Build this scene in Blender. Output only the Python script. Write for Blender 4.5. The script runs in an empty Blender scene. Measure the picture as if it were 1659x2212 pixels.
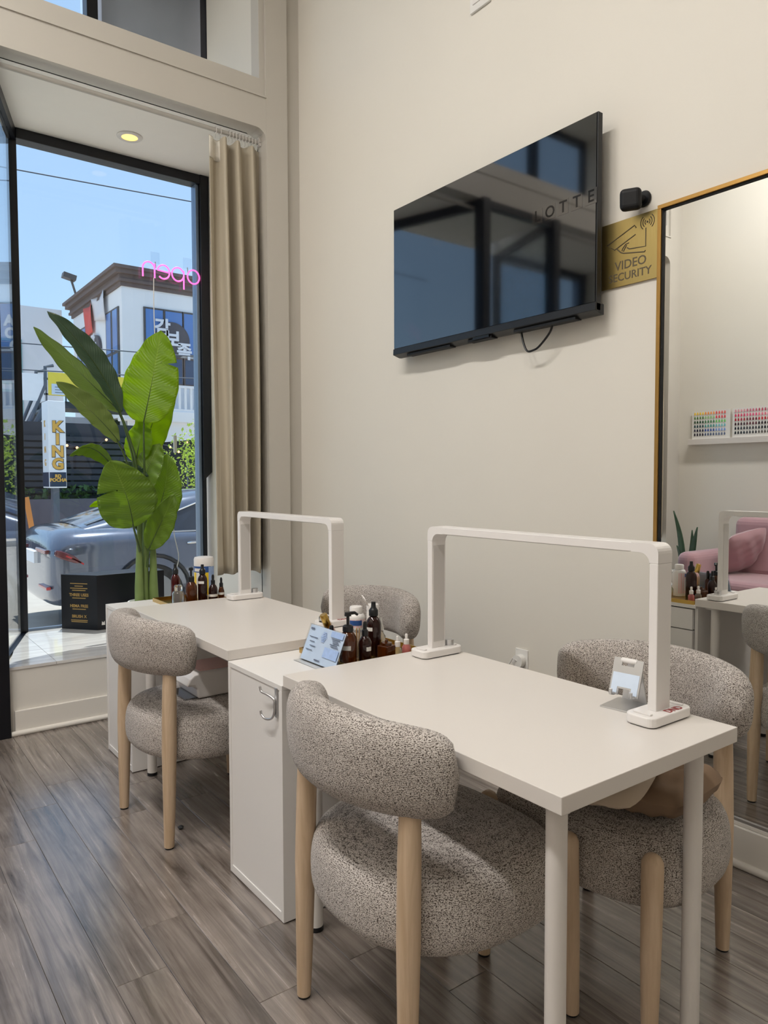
import bpy, bmesh, math, random
from mathutils import Vector, Matrix
random.seed(7)
R = math.radians
scn = bpy.context.scene
C = scn.collection

# ------------------------------------------------------------------ camera
cd = bpy.data.cameras.new('camera'); cam = bpy.data.objects.new('camera', cd); C.objects.link(cam)
cd.sensor_fit = 'VERTICAL'; cd.sensor_height = 36.0; cd.lens = 1573.83 * 36 / 2212
yaw, pit, rol = .6411, .0455, -.0026
fw = Vector((math.sin(yaw)*math.cos(pit), math.cos(yaw)*math.cos(pit), -math.sin(pit)))
r0 = Vector((math.cos(yaw), -math.sin(yaw), 0)); u0 = r0.cross(fw)
rr = math.cos(rol)*r0 + math.sin(rol)*u0; uu = -math.sin(rol)*r0 + math.cos(rol)*u0
M = Matrix((rr, uu, -fw)).transposed().to_4x4(); M.translation = Vector((-2.3728, 0, 1.2905))
cam.matrix_world = M; cd.clip_start = .05; cd.clip_end = 500
scn.camera = cam
# ------------------------------------------------------------------ world, sun, exposure
SKY, SUN, FILL = .40, 6.8, 54.0  # last value: power of the added ceiling fill lamps
w = bpy.data.worlds.new('sky'); scn.world = w; w.use_nodes = True
nt = w.node_tree; nt.nodes.clear()
st = nt.nodes.new('ShaderNodeTexSky'); st.sky_type = 'NISHITA'; st.sun_disc = False
st.sun_elevation = R(72); st.sun_rotation = R(25); st.altitude = 50; st.air_density = 1.0; st.dust_density = .7; st.ozone_density = 1.3
bg = nt.nodes.new('ShaderNodeBackground'); bg.inputs[1].default_value = SKY
wo = nt.nodes.new('ShaderNodeOutputWorld')
hz = nt.nodes.new('ShaderNodeMix'); hz.data_type = 'RGBA'; hz.inputs[0].default_value = .8; hz.inputs[7].default_value = (1.14, 1.62, 2.15, 1)   # thin even haze
nt.links.new(st.outputs[0], hz.inputs[6]); nt.links.new(hz.outputs[2], bg.inputs[0]); nt.links.new(bg.outputs[0], wo.inputs[0])
sl = bpy.data.lights.new('sun', 'SUN'); so = bpy.data.objects.new('sun', sl); C.objects.link(so)
sl.energy = SUN; sl.angle = R(.55); sl.color = (1, .95, .87)
el, az = R(72), R(25)
sd = Vector((math.cos(el)*math.sin(az), math.cos(el)*math.cos(az), math.sin(el)))   # towards the sun
so.rotation_euler = (-sd).to_track_quat('-Z', 'Y').to_euler(); so.location = (6, 12, 20)
vs = scn.view_settings
vs.view_transform = 'Standard'; vs.look = 'None'; vs.gamma = 1; vs.exposure = 0; vs.use_curve_mapping = False

# ------------------------------------------------------------------ helpers
def s(r, g, b):
    f = lambda v: (v/255/12.92) if v/255 <= .04045 else ((v/255+.055)/1.055)**2.4
    return (f(r), f(g), f(b))

MATS = {}
def mat(name, col, rough=.5, metal=0, var=.06, scale=8, bump=0, bscale=150, trans=0, ior=1.45, coat=0, emit=None, estr=0, sheen=0, spec=None, bdist=.002):
    m = bpy.data.materials.new(name); m.use_nodes = True; MATS[name] = m
    n = m.node_tree; b = n.nodes['Principled BSDF']
    tc = n.nodes.new('ShaderNodeTexCoord')
    nz = n.nodes.new('ShaderNodeTexNoise'); nz.inputs['Scale'].default_value = scale; nz.inputs['Detail'].default_value = 4
    n.links.new(tc.outputs['Object'], nz.inputs['Vector'])
    mx = n.nodes.new('ShaderNodeMix'); mx.data_type = 'RGBA'
    mx.inputs[6].default_value = (*[max(0, c*(1-var)) for c in col], 1)
    mx.inputs[7].default_value = (*[min(1, c*(1+var)) for c in col], 1)
    n.links.new(nz.outputs['Fac'], mx.inputs[0]); n.links.new(mx.outputs[2], b.inputs['Base Color'])
    b.inputs['Roughness'].default_value = rough; b.inputs['Metallic'].default_value = metal
    b.inputs['Transmission Weight'].default_value = trans; b.inputs['IOR'].default_value = ior
    b.inputs['Coat Weight'].default_value = coat; b.inputs['Sheen Weight'].default_value = sheen
    if spec is not None: b.inputs['Specular IOR Level'].default_value = spec
    if emit: b.inputs['Emission Color'].default_value = (*emit, 1); b.inputs['Emission Strength'].default_value = estr
    if bump:
        n2 = n.nodes.new('ShaderNodeTexNoise'); n2.inputs['Scale'].default_value = bscale; n2.inputs['Detail'].default_value = 3
        bp = n.nodes.new('ShaderNodeBump'); bp.inputs['Strength'].default_value = bump; bp.inputs['Distance'].default_value = bdist
        n.links.new(tc.outputs['Object'], n2.inputs['Vector']); n.links.new(n2.outputs['Fac'], bp.inputs['Height']); n.links.new(bp.outputs[0], b.inputs['Normal'])
    return m

def glass_mat(name, tint, refl=.06):          # a thin pane: clear with a fresnel mirror on top
    m = bpy.data.materials.new(name); m.use_nodes = True; MATS[name] = m
    n = m.node_tree; n.nodes.clear()
    o = n.nodes.new('ShaderNodeOutputMaterial'); t = n.nodes.new('ShaderNodeBsdfTransparent'); g = n.nodes.new('ShaderNodeBsdfGlossy')
    g.inputs['Roughness'].default_value = .01; t.inputs[0].default_value = (*tint, 1)
    lw = n.nodes.new('ShaderNodeLayerWeight'); lw.inputs[0].default_value = .5
    pw = n.nodes.new('ShaderNodeMath'); pw.operation = 'POWER'; pw.inputs[1].default_value = 5; n.links.new(lw.outputs['Facing'], pw.inputs[0])
    fr = n.nodes.new('ShaderNodeMath'); fr.operation = 'MULTIPLY_ADD'; fr.inputs[1].default_value = .9; fr.inputs[2].default_value = refl*.5; n.links.new(pw.outputs[0], fr.inputs[0])
    mx = n.nodes.new('ShaderNodeMixShader')
    n.links.new(fr.outputs[0], mx.inputs[0]); n.links.new(t.outputs[0], mx.inputs[1]); n.links.new(g.outputs[0], mx.inputs[2]); n.links.new(mx.outputs[0], o.inputs[0])
    return m

class MB:
    def __init__(self): self.v = []; self.f = []; self.uv = {}
    def add(self, vs, fs, M=None):
        o = len(self.v)
        self.v += [tuple(M @ Vector(p)) if M else tuple(p) for p in vs]
        self.f += [tuple(i+o for i in f) for f in fs]; return self
    def box(self, x0, y0, z0, x1, y1, z1, M=None):
        x0, x1 = sorted((x0, x1)); y0, y1 = sorted((y0, y1)); z0, z1 = sorted((z0, z1))
        return self.add([(x0,y0,z0),(x1,y0,z0),(x1,y1,z0),(x0,y1,z0),(x0,y0,z1),(x1,y0,z1),(x1,y1,z1),(x0,y1,z1)],
                        [(0,3,2,1),(4,5,6,7),(0,1,5,4),(1,2,6,5),(2,3,7,6),(3,0,4,7)], M)
    def tube(self, pts, r, seg=8, closed=False, cap=True, M=None):
        P = [Vector(p) for p in pts]; n = len(P)
        rs = r if isinstance(r, (list, tuple)) else [r]*n
        T = [((P[(i+1) % n]-P[i-1]) if closed else (P[min(i+1, n-1)]-P[max(i-1, 0)])).normalized() for i in range(n)]
        a = Vector((0,0,1)) if abs(T[0].z) < .9 else Vector((1,0,0))
        N = (a - T[0]*a.dot(T[0])).normalized(); vs = []; fs = []
        for i in range(n):
            N = (N - T[i]*N.dot(T[i])).normalized(); B = T[i].cross(N)
            for k in range(seg):
                t = 2*math.pi*k/seg; vs.append(P[i] + (N*math.cos(t)+B*math.sin(t))*rs[i])
        for i in range(n if closed else n-1):
            j = (i+1) % n
            for k in range(seg):
                l = (k+1) % seg; fs.append((i*seg+k, i*seg+l, j*seg+l, j*seg+k))
        if cap and not closed: fs.append(tuple(range(seg))[::-1]); fs.append(tuple((n-1)*seg+k for k in range(seg)))
        return self.add(vs, fs, M)
    def cyl(self, p0, p1, r0, r1=None, seg=16, M=None): return self.tube([p0, p1], [r0, r0 if r1 is None else r1], seg, M=M)
    def lathe(self, prof, seg=24, M=None, cap=True):
        vs = []; fs = []; n = len(prof)
        for (r, z) in prof:
            for k in range(seg):
                t = 2*math.pi*k/seg; vs.append((r*math.cos(t), r*math.sin(t), z))
        for i in range(n-1):
            for k in range(seg):
                l = (k+1) % seg; fs.append((i*seg+k, i*seg+l, (i+1)*seg+l, (i+1)*seg+k))
        if cap and prof[0][0] > 1e-6: fs.append(tuple(range(seg))[::-1])
        if cap and prof[-1][0] > 1e-6: fs.append(tuple((n-1)*seg+k for k in range(seg)))
        return self.add(vs, fs, M)
    def prism(self, poly, z0, z1, M=None):
        n = len(poly); vs = [(x, y, z0) for x, y in poly]+[(x, y, z1) for x, y in poly]
        fs = [tuple(range(n))[::-1], tuple(range(n, 2*n))]+[(i, (i+1) % n, n+(i+1) % n, n+i) for i in range(n)]
        return self.add(vs, fs, M)
    def grid(self, fn, nu, nv, wu=False, wv=False, M=None, uv=False):
        o = len(self.v)
        vs = [fn(i/(nu if wu else nu-1), j/(nv if wv else nv-1)) for i in range(nu) for j in range(nv)]
        if uv:
            for i in range(nu):
                for j in range(nv): self.uv[o+i*nv+j] = (i/(nu-1), j/(nv-1))
        fs = []
        for i in range(nu if wu else nu-1):
            for j in range(nv if wv else nv-1):
                a, b = (i+1) % nu, (j+1) % nv
                fs.append((i*nv+j, a*nv+j, a*nv+b, i*nv+b))
        return self.add(vs, fs, M)
    def build(self, name, m, parent=None, smooth=None, bevel=0, seg=2, solid=0, sub=0):
        me = bpy.data.meshes.new(name); me.from_pydata(self.v, [], self.f)
        bm = bmesh.new(); bm.from_mesh(me); bmesh.ops.recalc_face_normals(bm, faces=bm.faces); bm.to_mesh(me); bm.free()
        if self.uv:
            l = me.uv_layers.new(name='uv')
            for lp in me.loops: l.data[lp.index].uv = self.uv.get(lp.vertex_index, (0, 0))
        if isinstance(m, str): m = MATS[m]
        me.materials.append(m)
        if smooth:
            me.polygons.foreach_set('use_smooth', [True]*len(me.polygons)); me.set_sharp_from_angle(angle=R(smooth if smooth is not True else 45))
        o = bpy.data.objects.new(name, me); C.objects.link(o); o.parent = parent
        if bevel:
            b = o.modifiers.new('bevel', 'BEVEL'); b.width = bevel; b.segments = seg; b.limit_method = 'ANGLE'; b.angle_limit = R(35)
        if solid:
            k = o.modifiers.new('solid', 'SOLIDIFY'); k.thickness = solid; k.offset = 0
        if sub:
            k = o.modifiers.new('sub', 'SUBSURF'); k.levels = sub; k.render_levels = sub
        return o

def tag(o, label, cat, group=None):
    o['label'] = label; o['category'] = cat
    if group: o['group'] = group
    return o
def thing(name, label, cat, loc=(0,0,0), rz=0, group=None):
    o = bpy.data.objects.new(name, None); C.objects.link(o); o.empty_display_size = .05
    o.location = loc; o.rotation_euler = (0, 0, rz)
    return tag(o, label, cat, group)
def struct(o): o['kind'] = 'structure'; return o
def stuff(o): o['kind'] = 'stuff'; return o
def copy_tree(o, parent=None):
    c = o.copy(); C.objects.link(c); c.parent = parent
    for ch in o.children: copy_tree(ch, c)
    return c
def text(body, size, m, parent, M, name='lettering', ext=.0006, bold=0, align='CENTER'):
    cu = bpy.data.curves.new(name, 'FONT'); cu.body = body; cu.size = size; cu.extrude = ext; cu.offset = bold
    cu.align_x = align; cu.align_y = 'CENTER'; cu.resolution_u = 3
    t = bpy.data.objects.new(name, cu)
    me = bpy.data.meshes.new_from_object(t); bpy.data.objects.remove(t); bpy.data.curves.remove(cu)
    me.transform(M); me.materials.clear(); me.materials.append(MATS[m]); me.name = name
    o = bpy.data.objects.new(name, me); C.objects.link(o); o.parent = parent
    return o
def frame_m(o, right, up):                     # a text frame: x = right, y = up, z = towards the reader
    r_, u_ = Vector(right).normalized(), Vector(up).normalized(); n_ = r_.cross(u_)
    m = Matrix((r_, u_, n_)).transposed().to_4x4(); m.translation = Vector(o); return m
def sm(pts, n=6):                              # a smooth curve through the points
    P = [Vector(p) for p in pts]; P = [P[0]*2-P[1]]+P+[P[-1]*2-P[-2]]; out = []
    for i in range(1, len(P)-2):
        for k in range(n):
            u = k/n; a, b_, c, d_ = P[i-1], P[i], P[i+1], P[i+2]
            out.append(.5*((2*b_)+(c-a)*u+(2*a-5*b_+4*c-d_)*u*u+(3*b_-a-3*c+d_)*u**3))
    return out+[P[-2]]
T = Matrix.Translation
def rot(a, ax): return Matrix.Rotation(R(a), 4, ax)

# ------------------------------------------------------------------ materials
mat('wall_paint', s(225,220,210), .55, var=.02, scale=2, bump=.06, bscale=90)
mat('trim_paint_shaded', s(194,189,180), .38, var=.03, scale=3, bump=.05, bscale=40)  # trim colour darkened to stand for shade on the backlit window wall
mat('trim_gloss_lit', s(228,223,215), .32, var=.03, scale=3, bump=.05, bscale=40)  # same trim paint, lighter lit copy for knee walls and baseboards
mat('rod_metal', s(186,182,176), .35)
mat('ceiling_paint', s(242,238,232), .7, var=.02)
mat('white_laminate', s(218,212,206), .33, var=.012, scale=3)
mat('white_side', s(229,226,223), .38, var=.012, scale=3)
mat('white_metal', s(222,217,212), .35, var=.02)
mat('white_plastic', s(230,226,223), .3, var=.015)
mat('grey_diffuser', s(196,192,188), .5, var=.02)
mat('black_plastic', s(20,21,24), .35, var=.1)
mat('black_matte', s(12,13,17), .6, var=.1)
mat('frame_black', s(9,11,20), .35, var=.1)
mat('steel_edge', s(120,135,155), .35, .6)
mat('dark_gap', s(16,15,14), .8)
mat('chrome', s(215,215,215), .12, 1)
mat('silver', s(205,205,206), .32, .9)
mat('gold', s(200,165,90), .28, 1, var=.08)
mat('brass_frame', s(190,148,84), .33, .9, var=.08)
mat('grille', s(40,41,44), .6)
mat('linen', s(184,174,155), .9, var=.05, scale=6, bump=.15, bscale=500)
mat('linen_tape', s(226,220,208), .9, var=.04)
mat('pillow_beige', s(196,180,160), .9, var=.06, bump=.2, bscale=60)
mat('pillow_brown', s(140,116,94), .85, var=.08, bump=.2, bscale=60)
mat('pink_velvet', s(174,136,143), .8, var=.1, scale=5, bump=.25, bscale=35, sheen=.5)
mat('amber', s(96,46,14), .06, trans=.55, var=.15, scale=25)
mat('amber_dark', s(46,20,16), .06, trans=.3, var=.15, scale=25)
mat('amber_red', s(80,20,18), .06, trans=.45, var=.15, scale=25)
mat('clear_glass', s(235,238,238), .03, trans=.95, var=.01)
mat('pink_liquid', s(226,140,138), .1, trans=.5)
mat('pink_plastic', s(232,190,186), .3, var=.03)
mat('label_white', s(226,224,220), .6, var=.03)
mat('label_blue', s(44,84,150), .5)
mat('label_yellow', s(240,205,40), .5)
mat('label_pink', s(238,196,196), .5)
mat('ink_dark', s(92,100,120), .7)
mat('ink_blue', s(158,182,222), .7, var=.2, scale=60)
mat('ink_red', s(150,60,60), .6)
mat('paper_blue', s(212,226,244), .4, var=.06, scale=25)
mat('wood_stick', s(200,160,110), .6)
mat('dark_mirror', s(150,152,156), .08, 1)
mat('pot_white', s(232,232,232), .35)
mat('soil', s(70,52,40), .95, var=.3, scale=60, bump=.6, bscale=80)
mat('stem_green', s(118,138,78), .5, var=.25, scale=9)
mat('petiole', s(64,84,34), .45, var=.2)
mat('neon_pink', s(255,120,190), .4, emit=s(255,95,180), estr=1.5)
mat('cord_white', s(230,228,225), .45)
mat('box_black', s(14,16,24), .42, var=.1)
mat('foil_gold', s(196,160,96), .4, .6)
mat('lamp_warm', s(255,220,150), .4, emit=s(255,208,110), estr=1.6)
mat('fill_panel', s(255,250,242), .4, emit=s(255,247,236), estr=6)  # glow of the added ceiling fill panels
mat('tv_screen', s(5,6,9), .05, var=.1, ior=2.1)
mat('tv_case', s(26,28,32), .4)
mat('tv_letter', s(10,8,7), .12, spec=.5)
mat('tv_tile', s(34,29,25), .05, ior=2.05)
mat('sticker', s(214,210,206), .6)
mat('mirror_glass', (.86,.87,.86), .0, 1, var=.0)
mat('plug_white', s(228,226,222), .35)
glass_mat('pane', (.90,.94,.965)); glass_mat('acrylic', (.95,.96,.97))
# outdoors
mat('concrete', s(204,194,178), .9, var=.1, scale=3, bump=.2, bscale=60)
mat('asphalt', s(172,166,158), .9, var=.12, scale=6, bump=.3, bscale=120)
mat('stucco', s(244,242,243), .9, var=.06, scale=1.2, bump=.2, bscale=30)
mat('stucco_grey', s(170,172,178), .9, var=.06, scale=1.2)
mat('cornice', s(112,96,92), .8, var=.12, scale=3)
mat('bldg_glass', s(96,134,196), .12, var=.1, scale=1)
mat('bldg_glass_dark', s(70,84,112), .15, var=.15)
mat('bldg_frame', s(88,84,84), .5)
mat('shop_dark', s(48,54,66), .7, var=.3, scale=2)
mat('rail_metal', s(90,98,112), .5)
mat('sign_white', s(228,232,238), .5, emit=s(220,228,240), estr=.12)
mat('sign_gold', s(226,176,84), .5)
mat('sign_navy', s(44,58,84), .5)
mat('sign_yellow', s(244,222,84), .6, var=.04)
mat('sign_red', s(200,72,84), .6)
mat('banner_red', s(232,96,88), .7, var=.1)
mat('banner_white', s(232,226,228), .7, var=.06)
mat('sign_disc', s(84,80,88), .6)
mat('sign_letter', s(232,232,238), .5)
mat('facade_panel', s(196,190,194), .8, var=.06)
mat('planter_wall', s(88,88,102), .9, var=.15)
mat('hedge', s(70,100,62), .9, var=.35, scale=6, bump=.5, bscale=20)
mat('tree_leaf', s(190,214,84), .7, var=.45, scale=3)
mat('bark', s(92,72,58), .9, var=.2)
mat('orange_post', s(214,140,74), .7)
mat('bulb', s(255,200,150), .4, emit=s(255,176,120), estr=3)
mat('car_paint', s(98,106,124), .14, .5, var=.05, coat=.8)
mat('car_glass', s(50,60,76), .06, var=.1)
mat('car_black', s(20,22,28), .4)
mat('car_red', s(176,24,34), .2, coat=.5)
mat('car_lens', s(92,30,38), .12, coat=.8)
mat('car_lamp', s(190,150,150), .15, coat=.6)
mat('tire', s(28,28,30), .8)
mat('rim', s(120,124,130), .3, .8)
mat('wire', s(70,80,96), .7)
mat('teal_panel', s(150,186,186), .5)

def fabric():
    m = bpy.data.materials.new('boucle_fabric'); m.use_nodes = True; MATS['boucle'] = m
    n = m.node_tree; b = n.nodes['Principled BSDF']; L = n.links.new
    tc = n.nodes.new('ShaderNodeTexCoord'); mp = n.nodes.new('ShaderNodeMapping'); mp.inputs['Scale'].default_value = (1, 1, 1.75)
    L(tc.outputs['Object'], mp.inputs[0])
    nz = n.nodes.new('ShaderNodeTexNoise'); nz.inputs['Scale'].default_value = 370; nz.inputs['Detail'].default_value = .4; nz.inputs['Distortion'].default_value = .3
    L(mp.outputs[0], nz.inputs['Vector'])
    n2 = n.nodes.new('ShaderNodeTexNoise'); n2.inputs['Scale'].default_value = 60; n2.inputs['Detail'].default_value = 2; L(tc.outputs['Object'], n2.inputs['Vector'])
    sx = n.nodes.new('ShaderNodeSeparateXYZ'); L(tc.outputs['Object'], sx.inputs[0])
    m1 = n.nodes.new('ShaderNodeMath'); m1.operation = 'MULTIPLY'; m1.inputs[1].default_value = 1750; L(sx.outputs[2], m1.inputs[0])
    m2 = n.nodes.new('ShaderNodeMath'); m2.operation = 'MULTIPLY_ADD'; m2.inputs[1].default_value = 14; L(n2.outputs['Fac'], m2.inputs[0]); L(m1.outputs[0], m2.inputs[2])
    sn = n.nodes.new('ShaderNodeMath'); sn.operation = 'SINE'; L(m2.outputs[0], sn.inputs[0])
    ad = n.nodes.new('ShaderNodeMath'); ad.operation = 'MULTIPLY_ADD'; ad.inputs[1].default_value = .06
    L(sn.outputs[0], ad.inputs[0]); L(nz.outputs['Fac'], ad.inputs[2])
    cr = n.nodes.new('ShaderNodeValToRGB'); e = cr.color_ramp.elements
    e[0].position = .33; e[0].color = (*s(74,66,60), 1); e[1].position = .64; e[1].color = (*s(208,201,195), 1)
    k = e.new(.46); k.color = (*s(172,163,156), 1)
    L(ad.outputs[0], cr.inputs[0])
    big = n.nodes.new('ShaderNodeTexNoise'); big.inputs['Scale'].default_value = 7; L(tc.outputs['Object'], big.inputs['Vector'])
    mx = n.nodes.new('ShaderNodeMix'); mx.data_type = 'RGBA'; mx.blend_type = 'MULTIPLY'; mx.inputs[0].default_value = .5
    c2 = n.nodes.new('ShaderNodeValToRGB'); c2.color_ramp.elements[0].color = (.8,.78,.76,1); c2.color_ramp.elements[0].position = .35; c2.color_ramp.elements[1].position = .6
    L(big.outputs['Fac'], c2.inputs[0]); L(cr.outputs[0], mx.inputs[6]); L(c2.outputs[0], mx.inputs[7]); L(mx.outputs[2], b.inputs['Base Color'])
    bp = n.nodes.new('ShaderNodeBump'); bp.inputs['Strength'].default_value = .55; bp.inputs['Distance'].default_value = .003
    L(ad.outputs[0], bp.inputs['Height']); L(bp.outputs[0], b.inputs['Normal'])
    b.inputs['Roughness'].default_value = .95; b.inputs['Specular IOR Level'].default_value = .15; b.inputs['Sheen Weight'].default_value = .2
fabric()

def wood(name, dark, light, axis_scale, sc, rough, rnd=False, groove=None):
    m = bpy.data.materials.new(name); m.use_nodes = True; MATS[name] = m
    n = m.node_tree; b = n.nodes['Principled BSDF']; L = n.links.new
    tc = n.nodes.new('ShaderNodeTexCoord'); mp = n.nodes.new('ShaderNodeMapping'); mp.inputs['Scale'].default_value = axis_scale
    vec = tc.outputs['Object']
    if rnd:
        oi = n.nodes.new('ShaderNodeObjectInfo'); vm = n.nodes.new('ShaderNodeVectorMath'); vm.operation = 'MULTIPLY_ADD'
        cb = n.nodes.new('ShaderNodeCombineXYZ')
        for i in range(3): L(oi.outputs['Random'], cb.inputs[i])
        vm.inputs[1].default_value = (37, 91, 53); L(cb.outputs[0], vm.inputs[0]); L(vec, vm.inputs[2]); vec = vm.outputs[0]
    L(vec, mp.inputs[0])
    nz = n.nodes.new('ShaderNodeTexNoise'); nz.inputs['Scale'].default_value = sc; nz.inputs['Detail'].default_value = 8; nz.inputs['Roughness'].default_value = .62; nz.inputs['Distortion'].default_value = .6
    L(mp.outputs[0], nz.inputs['Vector'])
    cr = n.nodes.new('ShaderNodeValToRGB'); e = cr.color_ramp.elements
    e[0].position = .33; e[0].color = (*dark, 1); e[1].position = .68; e[1].color = (*light, 1)
    L(nz.outputs['Fac'], cr.inputs[0]); out = cr.outputs[0]
    if rnd:
        mul = n.nodes.new('ShaderNodeMix'); mul.data_type = 'RGBA'; mul.blend_type = 'MULTIPLY'; mul.inputs[0].default_value = 1
        mr = n.nodes.new('ShaderNodeMapRange'); mr.inputs[3].default_value = .80; mr.inputs[4].default_value = 1.08
        L(oi.outputs['Random'], mr.inputs[0]); L(out, mul.inputs[6]); L(mr.outputs[0], mul.inputs[7]); out = mul.outputs[2]
        n3 = n.nodes.new('ShaderNodeTexNoise'); n3.inputs['Scale'].default_value = 5; n3.inputs['Detail'].default_value = 5; L(vec, n3.inputs['Vector'])
        c3 = n.nodes.new('ShaderNodeValToRGB'); c3.color_ramp.elements[0].position = .35; c3.color_ramp.elements[0].color = (.72,.7,.68,1); c3.color_ramp.elements[1].position = .62
        m3 = n.nodes.new('ShaderNodeMix'); m3.data_type = 'RGBA'; m3.blend_type = 'MULTIPLY'; m3.inputs[0].default_value = .75
        L(n3.outputs['Fac'], c3.inputs[0]); L(out, m3.inputs[6]); L(c3.outputs[0], m3.inputs[7]); out = m3.outputs[2]
    L(out, b.inputs['Base Color'])
    rr_ = n.nodes.new('ShaderNodeMapRange'); rr_.inputs[3].default_value = rough-.06; rr_.inputs[4].default_value = rough+.1
    L(nz.outputs['Fac'], rr_.inputs[0]); L(rr_.outputs[0], b.inputs['Roughness'])
    bp = n.nodes.new('ShaderNodeBump'); bp.inputs['Strength'].default_value = .12; bp.inputs['Distance'].default_value = .002
    L(nz.outputs['Fac'], bp.inputs['Height']); L(bp.outputs[0], b.inputs['Normal'])
wood('floor_wood', s(92,83,76), s(162,151,143), (17, .9, 17), 2.2, .23, rnd=True)
wood('chair_wood', s(190,164,134), s(214,190,162), (30, 30, 2.2), 1.6, .5)
wood('tile_wood', s(206,202,198), s(238,235,231), (1.0, 14, 10), 2.0, .10)
MATS['tile_wood'].node_tree.nodes['Principled BSDF'].inputs['Coat Weight'].default_value = .6
MATS['floor_wood'].node_tree.nodes['Principled BSDF'].inputs['Specular IOR Level'].default_value = .8
MATS['floor_wood'].node_tree.nodes['Principled BSDF'].inputs['Coat Weight'].default_value = .55
MATS['floor_wood'].node_tree.nodes['Principled BSDF'].inputs['Coat Roughness'].default_value = .2

def leaf_mat(name, c1, c2, tr, trw, rough=.38):
    m = bpy.data.materials.new(name); m.use_nodes = True; MATS[name] = m
    n = m.node_tree; b = n.nodes['Principled BSDF']; L = n.links.new
    uv = n.nodes.new('ShaderNodeTexCoord'); mp = n.nodes.new('ShaderNodeMapping')
    L(uv.outputs['UV'], mp.inputs[0])
    sx = n.nodes.new('ShaderNodeSeparateXYZ'); L(mp.outputs[0], sx.inputs[0])
    ab = n.nodes.new('ShaderNodeMath'); ab.operation = 'SUBTRACT'; ab.inputs[1].default_value = .5; L(sx.outputs[1], ab.inputs[0])
    a2 = n.nodes.new('ShaderNodeMath'); a2.operation = 'ABSOLUTE'; L(ab.outputs[0], a2.inputs[0])
    k = n.nodes.new('ShaderNodeMath'); k.operation = 'MULTIPLY_ADD'; k.inputs[1].default_value = -.34; L(a2.outputs[0], k.inputs[0]); L(sx.outputs[0], k.inputs[2])
    si = n.nodes.new('ShaderNodeMath'); si.operation = 'MULTIPLY'; si.inputs[1].default_value = 190; L(k.outputs[0], si.inputs[0])
    sn = n.nodes.new('ShaderNodeMath'); sn.operation = 'SINE'; L(si.outputs[0], sn.inputs[0])
    nz = n.nodes.new('ShaderNodeTexNoise'); nz.inputs['Scale'].default_value = 9; nz.inputs['Detail'].default_value = 3; L(uv.outputs['Object'], nz.inputs['Vector'])
    mx = n.nodes.new('ShaderNodeMix'); mx.data_type = 'RGBA'; mx.inputs[6].default_value = (*c1, 1); mx.inputs[7].default_value = (*c2, 1)
    mr = n.nodes.new('ShaderNodeMath'); mr.operation = 'MULTIPLY_ADD'; mr.inputs[1].default_value = .10; L(sn.outputs[0], mr.inputs[0]); L(nz.outputs['Fac'], mr.inputs[2])
    L(mr.outputs[0], mx.inputs[0])
    rib = n.nodes.new('ShaderNodeMath'); rib.operation = 'LESS_THAN'; rib.inputs[1].default_value = .012; L(a2.outputs[0], rib.inputs[0])
    m2 = n.nodes.new('ShaderNodeMix'); m2.data_type = 'RGBA'; m2.inputs[7].default_value = (c2[0]*1.5, c2[1]*1.4, c2[2]*1.6, 1)
    L(rib.outputs[0], m2.inputs[0]); L(mx.outputs[2], m2.inputs[6]); L(m2.outputs[2], b.inputs['Base Color'])
    bp = n.nodes.new('ShaderNodeBump'); bp.inputs['Strength'].default_value = .25; bp.inputs['Distance'].default_value = .004; L(sn.outputs[0], bp.inputs['Height']); L(bp.outputs[0], b.inputs['Normal'])
    b.inputs['Roughness'].default_value = rough
    t = n.nodes.new('ShaderNodeBsdfTranslucent'); t.inputs[0].default_value = (*tr, 1)
    ms = n.nodes.new('ShaderNodeMixShader'); ms.inputs[0].default_value = trw
    o = n.nodes['Material Output']; L(b.outputs[0], ms.inputs[1]); L(t.outputs[0], ms.inputs[2]); L(ms.outputs[0], o.inputs[0])
leaf_mat('leaf_bright', s(106,142,24), s(138,170,36), s(204,226,24), .55)
leaf_mat('leaf_mid', s(96,124,44), s(124,150,58), s(180,204,36), .46)
leaf_mat('leaf_dark', s(44,70,52), s(84,110,82), s(80,110,40), .2, .28)
leaf_mat('leaf_olive', s(112,130,70), s(140,158,90), s(160,180,60), .4)

def brushed_gold():
    m = bpy.data.materials.new('brushed_gold'); m.use_nodes = True; MATS['brushed_gold'] = m
    n = m.node_tree; b = n.nodes['Principled BSDF']
    tc = n.nodes.new('ShaderNodeTexCoord'); mp = n.nodes.new('ShaderNodeMapping'); mp.inputs['Scale'].default_value = (1, 400, 3)
    nz = n.nodes.new('ShaderNodeTexNoise'); nz.inputs['Scale'].default_value = 3
    cr = n.nodes.new('ShaderNodeValToRGB'); cr.color_ramp.elements[0].color = (*s(180,156,96), 1); cr.color_ramp.elements[1].color = (*s(206,184,122), 1)
    n.links.new(tc.outputs['Object'], mp.inputs[0]); n.links.new(mp.outputs[0], nz.inputs['Vector']); n.links.new(nz.outputs['Fac'], cr.inputs[0]); n.links.new(cr.outputs[0], b.inputs['Base Color'])
    b.inputs['Metallic'].default_value = 1; b.inputs['Roughness'].default_value = .36; b.inputs['Anisotropic'].default_value = .6
brushed_gold()

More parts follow.
